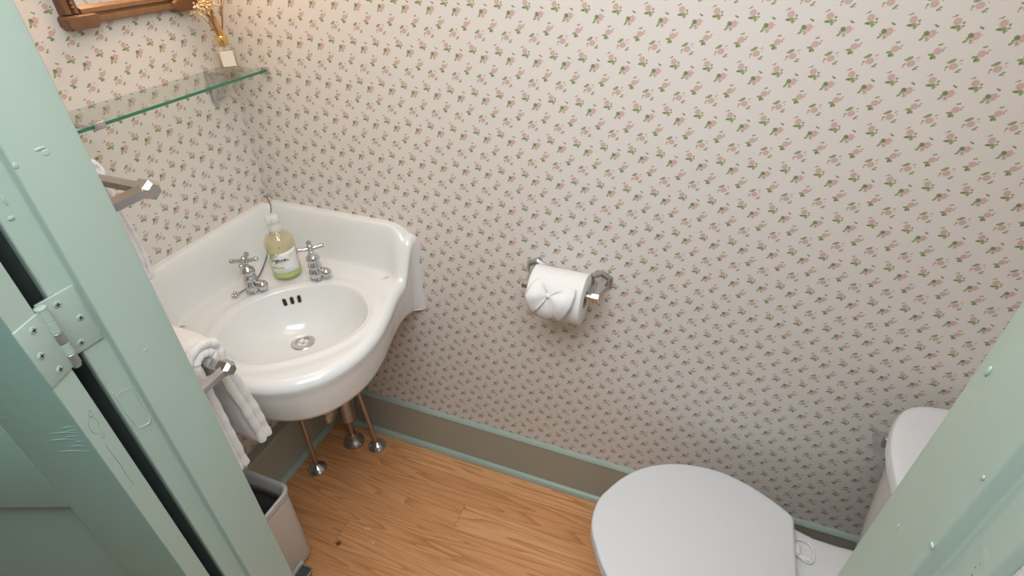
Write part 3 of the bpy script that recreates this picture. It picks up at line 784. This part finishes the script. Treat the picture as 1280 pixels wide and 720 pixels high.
DX, DY, DZ = .062, -.052, 1.2352
df = thing('reed_diffuser', 'square shouldered glass scent bottle holding dried stems on the right end of the glass shelf', 'diffuser', (DX, DY, DZ))
CB, SB = math.cos(-.66), math.sin(-.66)
def rsq(r, z, e=5, n=36):
    out = []
    for k in range(n):
        a = 2 * PI * k / n; c, s = math.cos(a), math.sin(a); q = r / ((abs(c) ** e + abs(s) ** e) ** (1 / e)); X_, Y_ = q * c, q * s; out.append((DX + X_ * CB - Y_ * SB, DY + X_ * SB + Y_ * CB, DZ + z))
    return out
m = MB(); m.loft([rsq(.016, .0), rsq(.0205, .0015), rsq(.0215, .006), rsq(.0215, .048, 6), rsq(.0200, .0525), rsq(.014, .0555, 3), rsq(.011, .057, 2), rsq(.010, .060, 2)], cap1=False); m.build('glass_bottle', M['bottle'], df, 50)
m = MB(); m.loft([rsq(.0165, .010, 3), rsq(.0185, .012, 3), rsq(.0185, .036, 3), rsq(.001, .036, 2)], cap1=False); m.build('scent_oil', M['oil'], df, 50)
m = MB(); m.lathe([(.0085, .055), (.0130, .056), (.0135, .057), (.0135, .073), (.0128, .0745), (.0085, .0745)], (DX, DY, DZ), n=36); m.build('gold_collar', M['gold'], df, 50)
m = MB(); cd = math.atan2(-1.018 - DY, 1.114 - DX); fx, fy = math.cos(cd), math.sin(cd)
# printed label on the room-facing side
m.box((.0214, -.0135, .014), (.0221, .0135, .046)); m.xform(Matrix.Translation((DX, DY, DZ)) @ Matrix.Rotation(-.66, 4, 'Z')); m.build('label', M['label_cream'], df, 0)
random.seed(21)
for k in range(7):
    m = MB(); a = -1.9 + random.uniform(-.35, .35); ln_ = random.uniform(.22, .27); tl = .03 + .035 * k / 6
    p0 = Vector((DX + random.uniform(-.005, .005), DY + random.uniform(-.005, .005), DZ + .012)); p1 = Vector((DX + random.uniform(-.007, .007), DY + random.uniform(-.007, .007), DZ + .0745))
    tip = p1 + Vector((tl * .3 * math.cos(a), tl * math.sin(a), .15 + .05 * random.random()))
    m.tube([p0, p1, (p1 + tip) / 2, tip], .0019, 8); m.build('reed', M['reed'], df, 60)
def twig(p, d, l, depth, m, tips):
    q = p + d * l; mid_ = (p + q) / 2 + Vector((random.uniform(-1, 1), random.uniform(-1, 1), 0)) * l * .05
    r0 = .0011 * (depth + 1) / 3; m.tube([p, mid_, q], [r0, r0 * .9, r0 * .75], 6)
    if depth == 0: tips.append(q); return
    for s in (-1, 1):
        nd_ = (d + Vector((random.uniform(-.12, .12), s * random.uniform(.14, .34), random.uniform(-.05, .08)))).normalized(); twig(q, nd_, l * random.uniform(.65, .85), depth - 1, m, tips)
for d in ((.12, .26, 1), (.05, .40, 1), (.26, .10, 1)):
    m = MB(); tips = []; twig(Vector((DX, DY + .003, DZ + .070)), Vector(d).normalized(), .055, 2, m, tips); m.build('twig', M['twig'], df, 60)
for d in ((.10, -.34, 1), (.05, -.22, 1), (.2, -.46, 1), (0, -.52, 1), (.15, -.28, 1)):
    m = MB(); tips = []; twig(Vector((DX, DY - .003, DZ + .070)), Vector(d).normalized(), .031, 2, m, tips); st = m.build('dried_stem', M['twig'], df, 60)
    m = MB()
    for t_ in tips:
        for _ in range(7):
            o = t_ + Vector((random.uniform(-1, 1), random.uniform(-1, 1), random.uniform(-1.6, 1))) * .010
            m.sphere(o, random.uniform(.0018, .0036), (1, .8, .7), Matrix.Rotation(random.random() * 3, 3, 'X'), seg=8)
    m.build('dried_flower', M['dried'], st, 60)

mr = thing('wall_mirror', 'dark wood framed mirror with corner blocks on the left wall above the glass shelf', 'mirror', (0, -.205, 1.362))
Y0, Y1, Z0, Z1 = -.3260, -.0520, 1.3650, 1.770; FW = .030
def frame_bar(name, axis, c0, c1, lo, hi, mat):
    """moulded bar: axis 'y' (rails) or 'z' (stiles); lo..hi across from outer to inner edge"""
    prof = [(lo, 0), (lo, .012), (lo + (hi - lo) * .10, .017), (lo + (hi - lo) * .36, .018), (lo + (hi - lo) * .44, .011), (lo + (hi - lo) * .54, .011), (lo + (hi - lo) * .62, .017), (lo + (hi - lo) * .85, .017), (hi, .008), (hi, 0)]
    r = []
    for t in (c0, c1): r.append([(x, t, q) if axis == 'y' else (x, q, t) for q, x in prof])
    m = MB(); m.loft(r); return m.build(name, mat, mr, 25)
frame_bar('bottom_rail', 'y', Y0 + .03, Y1 - .03, Z0, Z0 + FW, M['wood_light']); frame_bar('top_rail', 'y', Y0 + .03, Y1 - .03, Z1, Z1 - FW, M['wood_light'])
frame_bar('stile', 'z', Z0 + .02, Z1 - .02, Y0, Y0 + FW, M['wood']); frame_bar('stile', 'z', Z0 + .02, Z1 - .02, Y1, Y1 - FW, M['wood'])
for yc, sy in ((Y0, 1), (Y1, -1)):
    for zc, sz in ((Z0, 1), (Z1, -1)):
        m = MB(); e = -.006
        poly = [(e + .006, e), (.046, e), (.056, .008), (.050, .030), (.020, .030), (e, .026), (e, .006)]
        poly = [(e + .006, e), (.050, e), (.058, .003), (.058, .013), (.050, .018), (e + .004, .018), (e, .014), (e, .002)]
        lo = [(0, yc + sy * p, zc + sz * q) for p, q in poly]; hi = [(.019, yc + sy * p, zc + sz * q) for p, q in poly]
        cx = (yc + sy * .026, zc + sz * .006); hi2 = [(.0235, cx[0] + (p[1] - cx[0]) * .9, cx[1] + (p[2] - cx[1]) * .8) for p in hi]
        m.loft([lo, hi, hi2]); m.build('corner_block', M['wood'], mr, 25)
for yb in (Y0 + FW * .60, Y1 - FW * .60):
    m = MB(); z = Z0 + .030
    while z < Z1 - .03: m.sphere((.0165, yb, z), .0030, seg=8); z += .0066
    m.build('beading', M['wood_light'], mr, 60)
m = MB(); m.box((.002, Y0 + FW - .004, Z0 + FW - .004), (.0060, Y1 - FW + .004, Z1 - FW + .004)); m.build('mirror_glass', M['mirror'], mr, 0)

# ------------------------------------------------------------------ towel bars on the front wall
def towel_bar(zb, lab, endx=.452, yb=-.590):
    t = thing('towel_bar', lab, 'towel bar', (.30, YF, zb), 'chrome towel bars on the front wall')
    m = MB(); hexr = .0125
    m.tube([(.05, yb, zb), (endx - .008, yb, zb)], .0088, 6, up=(0, 0, 1)); m.build('bar', M['chrome'], t, 20)
    for xe in (endx - .006, .052):
        m = MB(); m.tube([(xe, YF + .004, zb - .001), (xe, yb + .008, zb)], .0098, 6, up=(0, 0, 1)); m.build('arm', M['chrome'], t, 20)
        m = MB(); d = 1 if xe > .2 else -1
        m.tube([(xe - d * .012, yb, zb), (xe - d * .009, yb, zb), (xe + d * .008, yb, zb), (xe + d * .013, yb, zb)], [.0110, .0138, .0138, .0090], 6, up=(0, 0, 1)); m.build('end_cap', M['chrome'], t, 20)
        m = MB(); m.tube([(xe, YF + .0005, zb), (xe, YF + .006, zb), (xe, YF + .011, zb)], [.024, .024, .015], 6, up=(0, 0, 1)); m.build('wall_plate', M['chrome'], t, 20)
    return t
ZU, ZL = 1.238, .921
towel_bar(ZU, 'upper of two chrome towel bars beside the left door jamb')
towel_bar(ZL, 'lower of two chrome towel bars beside the left door jamb, above the bin')

def towel(zb, x0, x1, front, back, lab, yb=-.590, th=.020, drop=.0, lean=.0, seed=3, rin=.010):
    """folded towel over a bar: thick U in section, wavy hems"""
    rnd = random.Random(seed)
    t = thing('hand_towel', lab, 'towel', ((x0 + x1) / 2, yb, zb), 'white towels over the bars')
    # mid line of the section (y, z) from the front hem up over the bar and down the back
    rm = rin + th / 2
    mid = []
    for k in range(16): f = k / 16; mid.append((yb + rm + lean * (1 - f) ** 1.2 + .003 * math.sin(f * 5), zb - front * (1 - f)))
    for k in range(13): a = PI * k / 12; mid.append((yb + rm * math.cos(a), zb + rm * math.sin(a) * .92))
    for k in range(1, 17): f = k / 16; mid.append((yb - rm + .006 * f, zb - back * f))
    P = [Vector((0, y, z)) for y, z in mid]
    NX = 36
    def section(x, grow):
        L, Rr = [], []
        for i, p in enumerate(P):
            d = (P[min(i + 1, len(P) - 1)] - P[max(i - 1, 0)]).normalized(); n = Vector((0, d.z, -d.y))
            w = th / 2 * grow * (1 + .07 * math.sin(i * 1.7 + x * 40) + .05 * math.sin(i * .9 - x * 75))
            off = Vector((x, .0016 * math.sin(x * 60 + i * .4), .0012 * math.sin(x * 45 + i)))
            L.append(p + n * w + off); Rr.append(p - n * w + off)
        e0, e1 = P[0] - (P[1] - P[0]).normalized() * th * .32 * grow, P[-1] + (P[-1] - P[-2]).normalized() * th * .32 * grow
        return L + [e1 + Vector((x, 0, 0))] + Rr[::-1] + [e0 + Vector((x, 0, 0))]
    rings = []
    for k in range(NX + 1):
        f = k / NX; x = x0 + (x1 - x0) * f
        edge = min(k, NX - k); g = (.35, .72, .92)[edge] if edge < 3 else 1
        xx = x0 + (x1 - x0) * (f if edge > 2 else (f))
        rings.append(section(xx, g))
    m = MB(); m.loft(rings); m.build('towel_body', M['towel'], t, 80)
    # soft rolled fold along the visible end, one per folded layer
    for s_ in (-.52, .52):
        m = MB(); pts = []
        for i in range(0, len(P)):
            d = (P[min(i + 1, len(P) - 1)] - P[max(i - 1, 0)]).normalized(); n = Vector((0, d.z, -d.y))
            pts.append(P[i] + n * th * .5 * s_ + Vector((x1 - .002, 0, 0)))
        pts = catmull(pts, 4)
        rad_ = [th * .27 * (1 + .075 * math.sin(i * .62) + .04 * math.sin(i * .31 + 2)) for i in range(len(pts))]
        m.tube(pts, rad_, 14); m.build('folded_hem', M['towel'], t, 80)
    # ribbed dobby bands near each hem
    for yy, sgn, ln_ in ((P[1], 1, front), (P[-2], -1, back)):
        m = MB()
        for r in range(4):
            i = 2 + r if sgn > 0 else len(P) - 3 - r
            p = P[i]; d = (P[i + 1] - P[i - 1]).normalized(); n = Vector((0, d.z, -d.y)); outn = n if (n.y * sgn) > 0 else -n
            m.tube([(x0 + .01 + (x1 - x0 - .02) * q / 20, p.y + outn.y * th * .5, p.z + .001 * math.sin(q)) for q in range(21)], .0028, 8)
        m.build('dobby_band', M['towel'], t, 70)
    return t
towel(ZU, .10, .334, .178, .17, 'white hand towel on the upper bar, mostly behind the door jamb', seed=2, th=.016)
towel(ZL, .10, .402, .245, .255, 'white hand towel on the lower bar, hanging beside the sink front above the bin', seed=5, th=.030, lean=.022)

# ------------------------------------------------------------------ pedal bin
BX0, BX1, BY0, BY1, BH = .085, .281, -.650, -.455, .312
bn = thing('pedal_bin', 'white pedal bin with plastic bag liner on the floor under the lower towel bar', 'bin', ((BX0 + BX1) / 2, (BY0 + BY1) / 2, FZ))
def rrect(x0, x1, y0, y1, r, z, n=7):
    out = []
    for cx, cy, a0 in ((x1 - r, y1 - r, 0), (x0 + r, y1 - r, PI / 2), (x0 + r, y0 + r, PI), (x1 - r, y0 + r, 3 * PI / 2)):
        for k in range(n): a = a0 + PI / 2 * k / (n - 1); out.append((cx + r * math.cos(a), cy + r * math.sin(a), z))
    return out
def rr_(e, r, z): return rrect(BX0 - e, BX1 + e, BY0 - e, BY1 + e, r, z)
zt_ = FZ + BH
m = MB(); m.loft([rr_(-.012, .02, FZ + .016), rr_(-.004, .026, FZ + .003 + .012), rr_(.0, .028, FZ + .024), rr_(.0, .028, zt_ - .012), rr_(-.004, .026, zt_ - .012), rr_(-.005, .026, FZ + .03)], cap1=True); m.build('bin_body', M['bin'], bn, 50)
m = MB(); m.loft([rr_(-.010, .02, FZ), rr_(-.009, .02, FZ + .017)]); m.build('plinth', M['pedal'], bn, 40)
m = MB(); m.loft([rr_(-.0055, .024, zt_ - .02), rr_(-.006, .024, FZ + .034)], cap0=False, cap1=True); m.build('inner_bucket', M['bin_in'], bn, 50, recalc=False, solid=.001)
m = MB(); m.loft([rr_(.0015, .029, zt_ - .020), rr_(.0022, .029, zt_ - .013), rr_(.0012, .028, zt_ - .008), rr_(-.003, .026, zt_ - .007)], cap0=False, cap1=False); m.build('rim_band', M['bag'], bn, 50, solid=.001)
rnd = random.Random(4); rg = []
for e, z, amp in ((-.0150, -.055, .006), (-.0110, -.030, .004), (-.0070, -.010, .002), (-.0042, -.001, .0015), (-.0005, .0025, .0015), (.0028, -.001, .001), (.0036, -.007, .0006)):
    base = rrect(BX0 - e * -1, BX1 + e, BY0 + e * -1, BY1 + e, .026, zt_ + z, 12); base = rr_(e, .027, zt_ + z); n_ = len(base)
    cx, cy = (BX0 + BX1) / 2, (BY0 + BY1) / 2
    ring = []
    for k, p in enumerate(base):
        w = amp * (math.sin(k * 1.9) + .7 * math.sin(k * 3.3 + 1)); dxy = Vector((p[0] - cx, p[1] - cy)).normalized()
        ring.append((p[0] + dxy.x * w * .4, p[1] + dxy.y * w * .4, p[2] + w * .6))
    rg.append(ring)
m = MB(); m.loft(rg, cap0=False, cap1=False); m.build('bag_liner', M['bag'], bn, 80, solid=.0008)
m = MB()                                                              # gathered bag tail behind
tail = catmull([(BX0 + .055, BY1 + .000, zt_ + .003), (BX0 + .040, BY1 + .006, zt_ + .016), (BX0 + .015, BY1 + .008, zt_ + .014), (BX0 - .002, BY1 + .002, zt_ + .004)], 8)
m.tube(tail, [.006 + .010 * math.sin(PI * i / (len(tail) - 1)) * (1 + .15 * math.sin(i * 2.1)) for i in range(len(tail))], 14); m.build('bag_fold', M['bag'], bn, 80)
m = MB(); pyc = (BY0 + BY1) / 2 - .002; m.loft([rrect(BX1 - .012, BX1 + .036, pyc - .044, pyc + .044, .010, FZ + z) if e == 0 else rrect(BX1 - .012, BX1 + .036 - e, pyc - .044 + e, pyc + .044 - e, .010, FZ + z) for e, z in ((.002, .012), (0, .014), (0, .022), (.003, .0245))])
m.build('pedal', M['pedal'], bn, 40)
m = MB(); rim = [(x, y, FZ + .0240) for x, y, z in rrect(BX1 - .012, BX1 + .0365, pyc - .0445, pyc + .0445, .011, 0)]; m.tube(rim, .0022, 8, closed=True); m.build('pedal_rim', M['steel'], bn, 60)
m = MB(); m.box((BX1 - .002, pyc - .050, FZ + .020), (BX1 + .0012, pyc + .050, FZ + .040), .0008); m.build('pedal_slot_trim', M['bag'], bn, 40)

# ------------------------------------------------------------------ paper holder and roll
RX0, RX1, RYc, RZc, RRd = .803, .925, -.0760, .8330, .0580
th_ = thing('paper_holder', 'chrome paper roll holder with two hexagonal posts on the back wall', 'toilet paper holder', (.865, 0, .81))
for xp, s_ in ((.788, 1), (.944, -1)):
    m = MB(); zp = .832
    m.tube([(xp, -.0005, zp), (xp, -.005, zp), (xp, -.010, zp)], [.0290, .0285, .0220], 6, up=(0, 0, 1)); pl = m.build('wall_plate', M['chrome'], th_, 20)
    m = MB(); m.tube([(xp, -.008, zp), (xp, -.030, zp), (xp - .000, -.058, RZc)], [.0185, .0120, .0085], 6, up=(0, 0, 1))
    m.tube([(xp + s_ * .006, RYc, RZc), (xp - s_ * .010, RYc, RZc)], .0105, 6, up=(0, 0, 1)); m.tube([(xp, -.052, RZc), (xp, RYc - .002, RZc)], .0090, 6, up=(0, 0, 1)); m.build('post', M['chrome'], th_, 20)
m = MB(); m.tube([(.790, RYc, RZc), (.942, RYc, RZc)], .0075, 16); m.build('roller', M['steel'], th_, 60)
tr = thing('toilet_roll', 'full white toilet paper roll with a folded paper bow on the chrome holder', 'toilet paper', (.864, RYc, RZc - RRd))
m = MB()
prof = [(.0195, 0), (RRd - .002, 0), (RRd, .0015), (RRd, RX1 - RX0 - .0015), (RRd - .002, RX1 - RX0), (.0195, RX1 - RX0), (.0195, 0)]
m.lathe(prof, (RX0, RYc, RZc - .010), (1, 0, 0), 72, cap0=False, cap1=False); m.build('paper', M['paper'], tr, 50)
m = MB(); m.lathe([(.0197, -.0003), (.0197, RX1 - RX0 + .0003), (.0182, RX1 - RX0 + .0003), (.0182, -.0003), (.0197, -.0003)], (RX0, RYc, RZc - .010), (1, 0, 0), 40, cap0=False, cap1=False); m.build('core', M['card'], tr, 50)
# bow: coordinates u (along x), v (down the face), h (off the paper)
PHI0 = math.radians(30)                                               # bow centre, above the roll's front
def on_roll(u, v, h):
    a = PHI0 - v / RRd; r = RRd + .0012 + h
    return Vector((.8555 + u, RYc - r * math.cos(a), RZc - .010 + r * math.sin(a)))
S = .00036
def fan(outer, puff, pleat, npl, name, lift=0.002, parent=None):
    o = [Vector((a * S, c * S, 0)) for a, c in outer]; q_ = []
    for a, c in zip(o, o[1:]): q_ += [a.lerp(c, k / 5) for k in range(5)]
    o = q_ + [o[-1]]
    rows = []; NR = 12
    for j, p in enumerate(o):
        row = []; w = j / (len(o) - 1)
        for k in range(NR + 1):
            f = .05 + .95 * k / NR; base = Vector((0, (w - .5) * .005, 0)); q = base.lerp(p, f)
            h = lift + puff * math.sin(PI * min(1, f * .86)) * (.35 + .65 * math.sin(PI * w)) + pleat * math.sin(w * npl * 2 * PI + 1) * math.sin(PI * f * .75)
            row.append(on_roll(q.x, q.y, max(.0008, h)))
        rows.append(row)
    m = MB(); m.grid(rows); return m.build(name, M['paper'], parent, 50, solid=.0006)
bow = bpy.data.objects.new('paper_bow', None); COL.objects.link(bow); bow.parent = tr; bow.location = (0, 0, 0)
fan([(-78, 92), (-62, 140), (-30, 182), (8, 160), (52, 124), (40, 60)], .0055, .0012, 1.5, 'centre_flap', .0030, bow)
fan([(-30, -35), (-62, -78), (-92, -78), (-120, -30), (-138, 22), (-122, 66), (-92, 118), (-72, 100), (-40, 62)], .0120, .0028, 2.2, 'bow_wing', .0055, bow)
fan([(36, 66), (62, 112), (84, 146), (112, 104), (150, 32), (160, -20), (158, -62), (104, -62), (52, -36)], .0120, .0028, 2.2, 'bow_wing', .0055, bow)
m = MB(); m.sphere(on_roll(0, 0, .0075), .0056, (1.25, 1.0, 1.0), seg=18); m.build('knot', M['paper'], bow, 70)

# ------------------------------------------------------------------ toilet
TC = -.297
to = thing('toilet', 'white toilet with closed lid standing against the right wall', 'toilet', (1.40, TC, FZ))
HW = [(1.031, 0), (1.0335, .028), (1.040, .050), (1.052, .073), (1.070, .1045), (1.095, .136), (1.125, .163), (1.16, .185), (1.20, .2015), (1.25, .2115), (1.30, .2130), (1.345, .204), (1.39, .1875), (1.43, .166), (1.450, .153), (1.4585, .144), (1.461, .134)]
def lid_poly(scale=1, dx=0, back=None):
    far = [(x, TC + w) for x, w in HW]; near = [(x, TC - w) for x, w in reversed(HW)]
    P = far + near[:-1]
    cx = 1.26
    return [(cx + (x - cx) * scale + dx, TC + (y - TC) * scale) for x, y in P]
def smooth_poly(P): return P
def plate(name, poly, z0, z1, bev, mat, dome=0):
    m = MB(); cx = sum(p[0] for p in poly) / len(poly)
    rg = [];
    for f, z in ((1 - bev / .2, z0), (1, z0 + bev * .6), (1, z1 - bev), (1 - bev * .3 / .2, z1 - bev * .3), (1 - bev / .2, z1)): rg.append([(cx + (x - cx) * f, TC + (y - TC) * f, z) for x, y in poly])
    for f in (.965, .9, .75, .55, .35, .15, .02): rg.append([(cx + (x - cx) * f, TC + (y - TC) * f, z1 + dome * (1 - f ** 2)) for x, y in poly])
    m.loft(rg); return m.build(name, mat, to, 50)
def dense(P, n=4):
    q = [Vector((x, y, 0)) for x, y in P]; k = len(HW)
    a = catmull(q[k - 1::-1], n)[::-1]                                   # far side (tip included)
    o = catmull([q[i] for i in range(k)], n); nn = catmull(q[k:] + [q[0]], n)
    return [(p.x, p.y) for p in o] + [(p.x, p.y) for p in nn[:-1]]
LP = dense(lid_poly())
plate('lid', LP, .3860, .4000, .005, M['seat'], .0015)
LS = [(x * 1 if x > 1.4 else x, y) for x, y in dense(lid_poly(.985, -.003))]
plate('seat', LS, .3640, .3838, .006, M['seat'])
# bowl: rim ring runs back into the tank shelf
def bowl_ring(f, z, shelf, xs=0, fy=None):
    fy = f if fy is None else fy
    pts = []
    for x, y in LP:
        X = 1.25 + (x - 1.25) * f + xs; Y = TC + (y - TC) * fy
        pts.append((X, Y, z))
    return pts
m = MB()
m.loft([bowl_ring(.30, .3560, 0), bowl_ring(.90, .3610, 0), bowl_ring(.955, .3600, 0), bowl_ring(.975, .3540, 0), bowl_ring(.965, .335, 0), bowl_ring(.90, .295, 0, .015), bowl_ring(.76, .22, 0, .04, .70), bowl_ring(.66, .14, 0, .06, .56), bowl_ring(.66, .07, 0, .07, .52), bowl_ring(.72, FZ + .012, 0, .07, .56), bowl_ring(.74, FZ, 0, .07, .57)])
m.build('bowl', M['toilet'], to, 50)
def shelf_ring(z, e, x0=1.36):
    pts = [(x0, .185 + e), (1.44, .158 + e), (1.475, .140 + e), (1.51, .131 + e), (1.56, .130 + e), (1.63, .135 + e), (1.74, .140 + e), (1.755 + e, .12)]
    far = [(x, TC + w, z) for x, w in pts]; near = [(x, TC - w, z) for x, w in reversed(pts)]
    return far + near
m = MB(); m.loft([shelf_ring(.300, -.050), shelf_ring(.335, -.010), shelf_ring(.358, 0), shelf_ring(.3625, -.001), shelf_ring(.3660, -.005), shelf_ring(.3675, -.014)]); m.build('tank_shelf', M['toilet'], to, 50)
m = MB(); m.loft([rrect(1.42, 1.74, TC - .10, TC + .10, .03, z) for z in (FZ, .30)]); m.build('trapway', M['toilet'], to, 50)
# hinges behind the lid: clear plastic loops
for yh in (TC + .080, TC - .080):
    m = MB(); m.box((1.456, yh - .010, .3670), (1.476, yh + .012, .3810), .003); hg = m.build('lid_hinge', M['clip'], to, 40)
    m = MB(); lp = catmull([(1.462, yh + .022, .3755), (1.480, yh + .030, .3740), (1.500, yh + .024, .3725), (1.506, yh + .004, .3720), (1.500, yh - .016, .3725), (1.486, yh - .020, .3735), (1.462, yh - .006, .3760)], 6)
    m.tube(lp, .0022, 8); m.box((1.474, yh - .016, .3690), (1.499, yh - .006, .3752), .002); m.build('hinge_clip', M['clip'], hg, 50)
# tank: bow fronted
def tank_ring(z, e=0, k=1.0, back=1.785):
    """e: outset; k: width factor"""
    half_ = [(1.5285, 0), (1.5285, .05), (1.5325, .10), (1.541, .138), (1.552, .170), (1.566, .198), (1.583, .219), (1.603, .232), (1.64, .2415), (1.70, .2475), (1.755, .2490), (1.765, .245)]
    pts = [(max(x - e, 0), (w + (e if w > .01 else 0)) * k) for x, w in half_]
    pts.append((min(back, 1.770 + e), .235 * k))
    P = catmull([Vector((x, w, 0)) for x, w in pts], 4)
    far = [(p.x, TC + p.y, z) for p in P]; near = [(p.x, TC - p.y, z) for p in reversed(P[1:])]
    return far + near
def shift(r, dx): return [(x + dx if x < 1.7 else x + dx * max(0, (1.77 - x) / .07), y, z) for x, y, z in r]
m = MB(); m.loft([shift(tank_ring(.3685, -.016, .80), .040), shift(tank_ring(.374, -.008, .82), .036), shift(tank_ring(.385, -.006, .835), .034), shift(tank_ring(.50, -.006, .90), .022), shift(tank_ring(.62, -.006, .955), .010), shift(tank_ring(.697, -.006, .985), .002)])
m.build('tank', M['tankside'], to, 50)
m = MB(); m.loft([tank_ring(.6975, -.004), tank_ring(.700, .001), tank_ring(.704, .003), tank_ring(.720, .003), tank_ring(.7255, .001), tank_ring(.7285, -.003), tank_ring(.7300, -.008), tank_ring(.7302, -.014), [((x - 1.66) * .5 + 1.66, TC + (y - TC) * .5, .7304) for x, y, z in tank_ring(0)]]); m.build('tank_lid', M['seat'], to, 24)
lv = MB(); ly, lz, lx_ = TC + .172, .672, 1.560
lv.lathe([(.016, -.010), (.0165, .004), (.0135, .010), (.010, .014)], (lx_, ly, lz), (-1, 0, 0), 28)
lvo = lv.build('flush_lever', M['bright'], to, 50)
m = MB(); m.loft([[(lx_ - .008 - t_ * .0058, ly + .012 - .040 * f, lz - .006 * f + hh_ * (.011 + .003 * f)) for t_, hh_ in ((0, -1), (2.6, -1), (3.4, -.5), (3.4, .5), (2.6, 1), (0, 1))] for f in (0, .1, .5, .9, 1.0)]); m.build('lever_arm', M['bright'], lvo, 30)

# ------------------------------------------------------------------ lights
def area(name, loc, target, sx, sy, power, col):
    l = bpy.data.lights.new(name, 'AREA'); l.shape = 'RECTANGLE'; l.size = sx; l.size_y = sy; l.energy = power; l.color = col
    o = bpy.data.objects.new(name, l); COL.objects.link(o); o.location = loc
    o.rotation_euler = (Vector(target) - Vector(loc)).to_track_quat('-Z', 'Y').to_euler(); return o
def point(name, loc, r, power, col):
    l = bpy.data.lights.new(name, 'POINT'); l.shadow_soft_size = r; l.energy = power; l.color = col
    o = bpy.data.objects.new(name, l); COL.objects.link(o); o.location = loc; return o
area('ceiling_light', (.95, -.42, 2.33), (.95, -.36, 0), .9, .45, 4.6, (1.0, .985, .98))
area('doorway_fill', (.98, -.765, 2.03), (.80, -.10, .55), .60, .10, 1.6, (1.0, .99, .985))  # added fill lamp under the door head, lights the room but spares the door face
point('sconce_bulb', (.13, -.14, 1.66), .06, 3.0, (1.0, .60, .30))
area('hall_window', (3.1, -1.75, 1.9), (.55, -.75, 1.1), 1.2, 1.4, 6.5, (.66, .90, 1.0))
area('hall_ceiling_bounce', (1.02, -1.10, 2.22), (.85, -.1, .3), 1.5, .60, 28, (.93, .975, 1.0))
w = bpy.data.worlds.new('world'); bpy.context.scene.world = w; w.use_nodes = True
w.node_tree.nodes['Background'].inputs['Color'].default_value = (.62, .68, .72, 1); w.node_tree.nodes['Background'].inputs['Strength'].default_value = .22

# ------------------------------------------------------------------ camera
f, yaw, pitch, roll = 666.5033, -.3677, .6166, -.0107
cy_, sy_ = math.cos(yaw), math.sin(yaw)
F = Vector((sy_ * math.cos(pitch), cy_ * math.cos(pitch), -math.sin(pitch))); r0 = Vector((cy_, -sy_, 0)); u0 = r0.cross(F)
Rv = r0 * math.cos(roll) + u0 * math.sin(roll); Uv = u0 * math.cos(roll) - r0 * math.sin(roll)
cd_ = bpy.data.cameras.new('camera'); cd_.sensor_width = 36; cd_.sensor_fit = 'HORIZONTAL'; cd_.lens = f * 36 / 1280; cd_.clip_start = .01
co = bpy.data.objects.new('camera', cd_); COL.objects.link(co)
co.matrix_world = Matrix(((Rv.x, Uv.x, -F.x, 1.1141), (Rv.y, Uv.y, -F.y, -1.0177), (Rv.z, Uv.z, -F.z, 1.5284), (0, 0, 0, 1)))
sc = bpy.context.scene; sc.camera = co
vs = sc.view_settings; vs.view_transform = 'Standard'; vs.look = 'None'; vs.gamma = 1; vs.exposure = 0; vs.use_curve_mapping = False
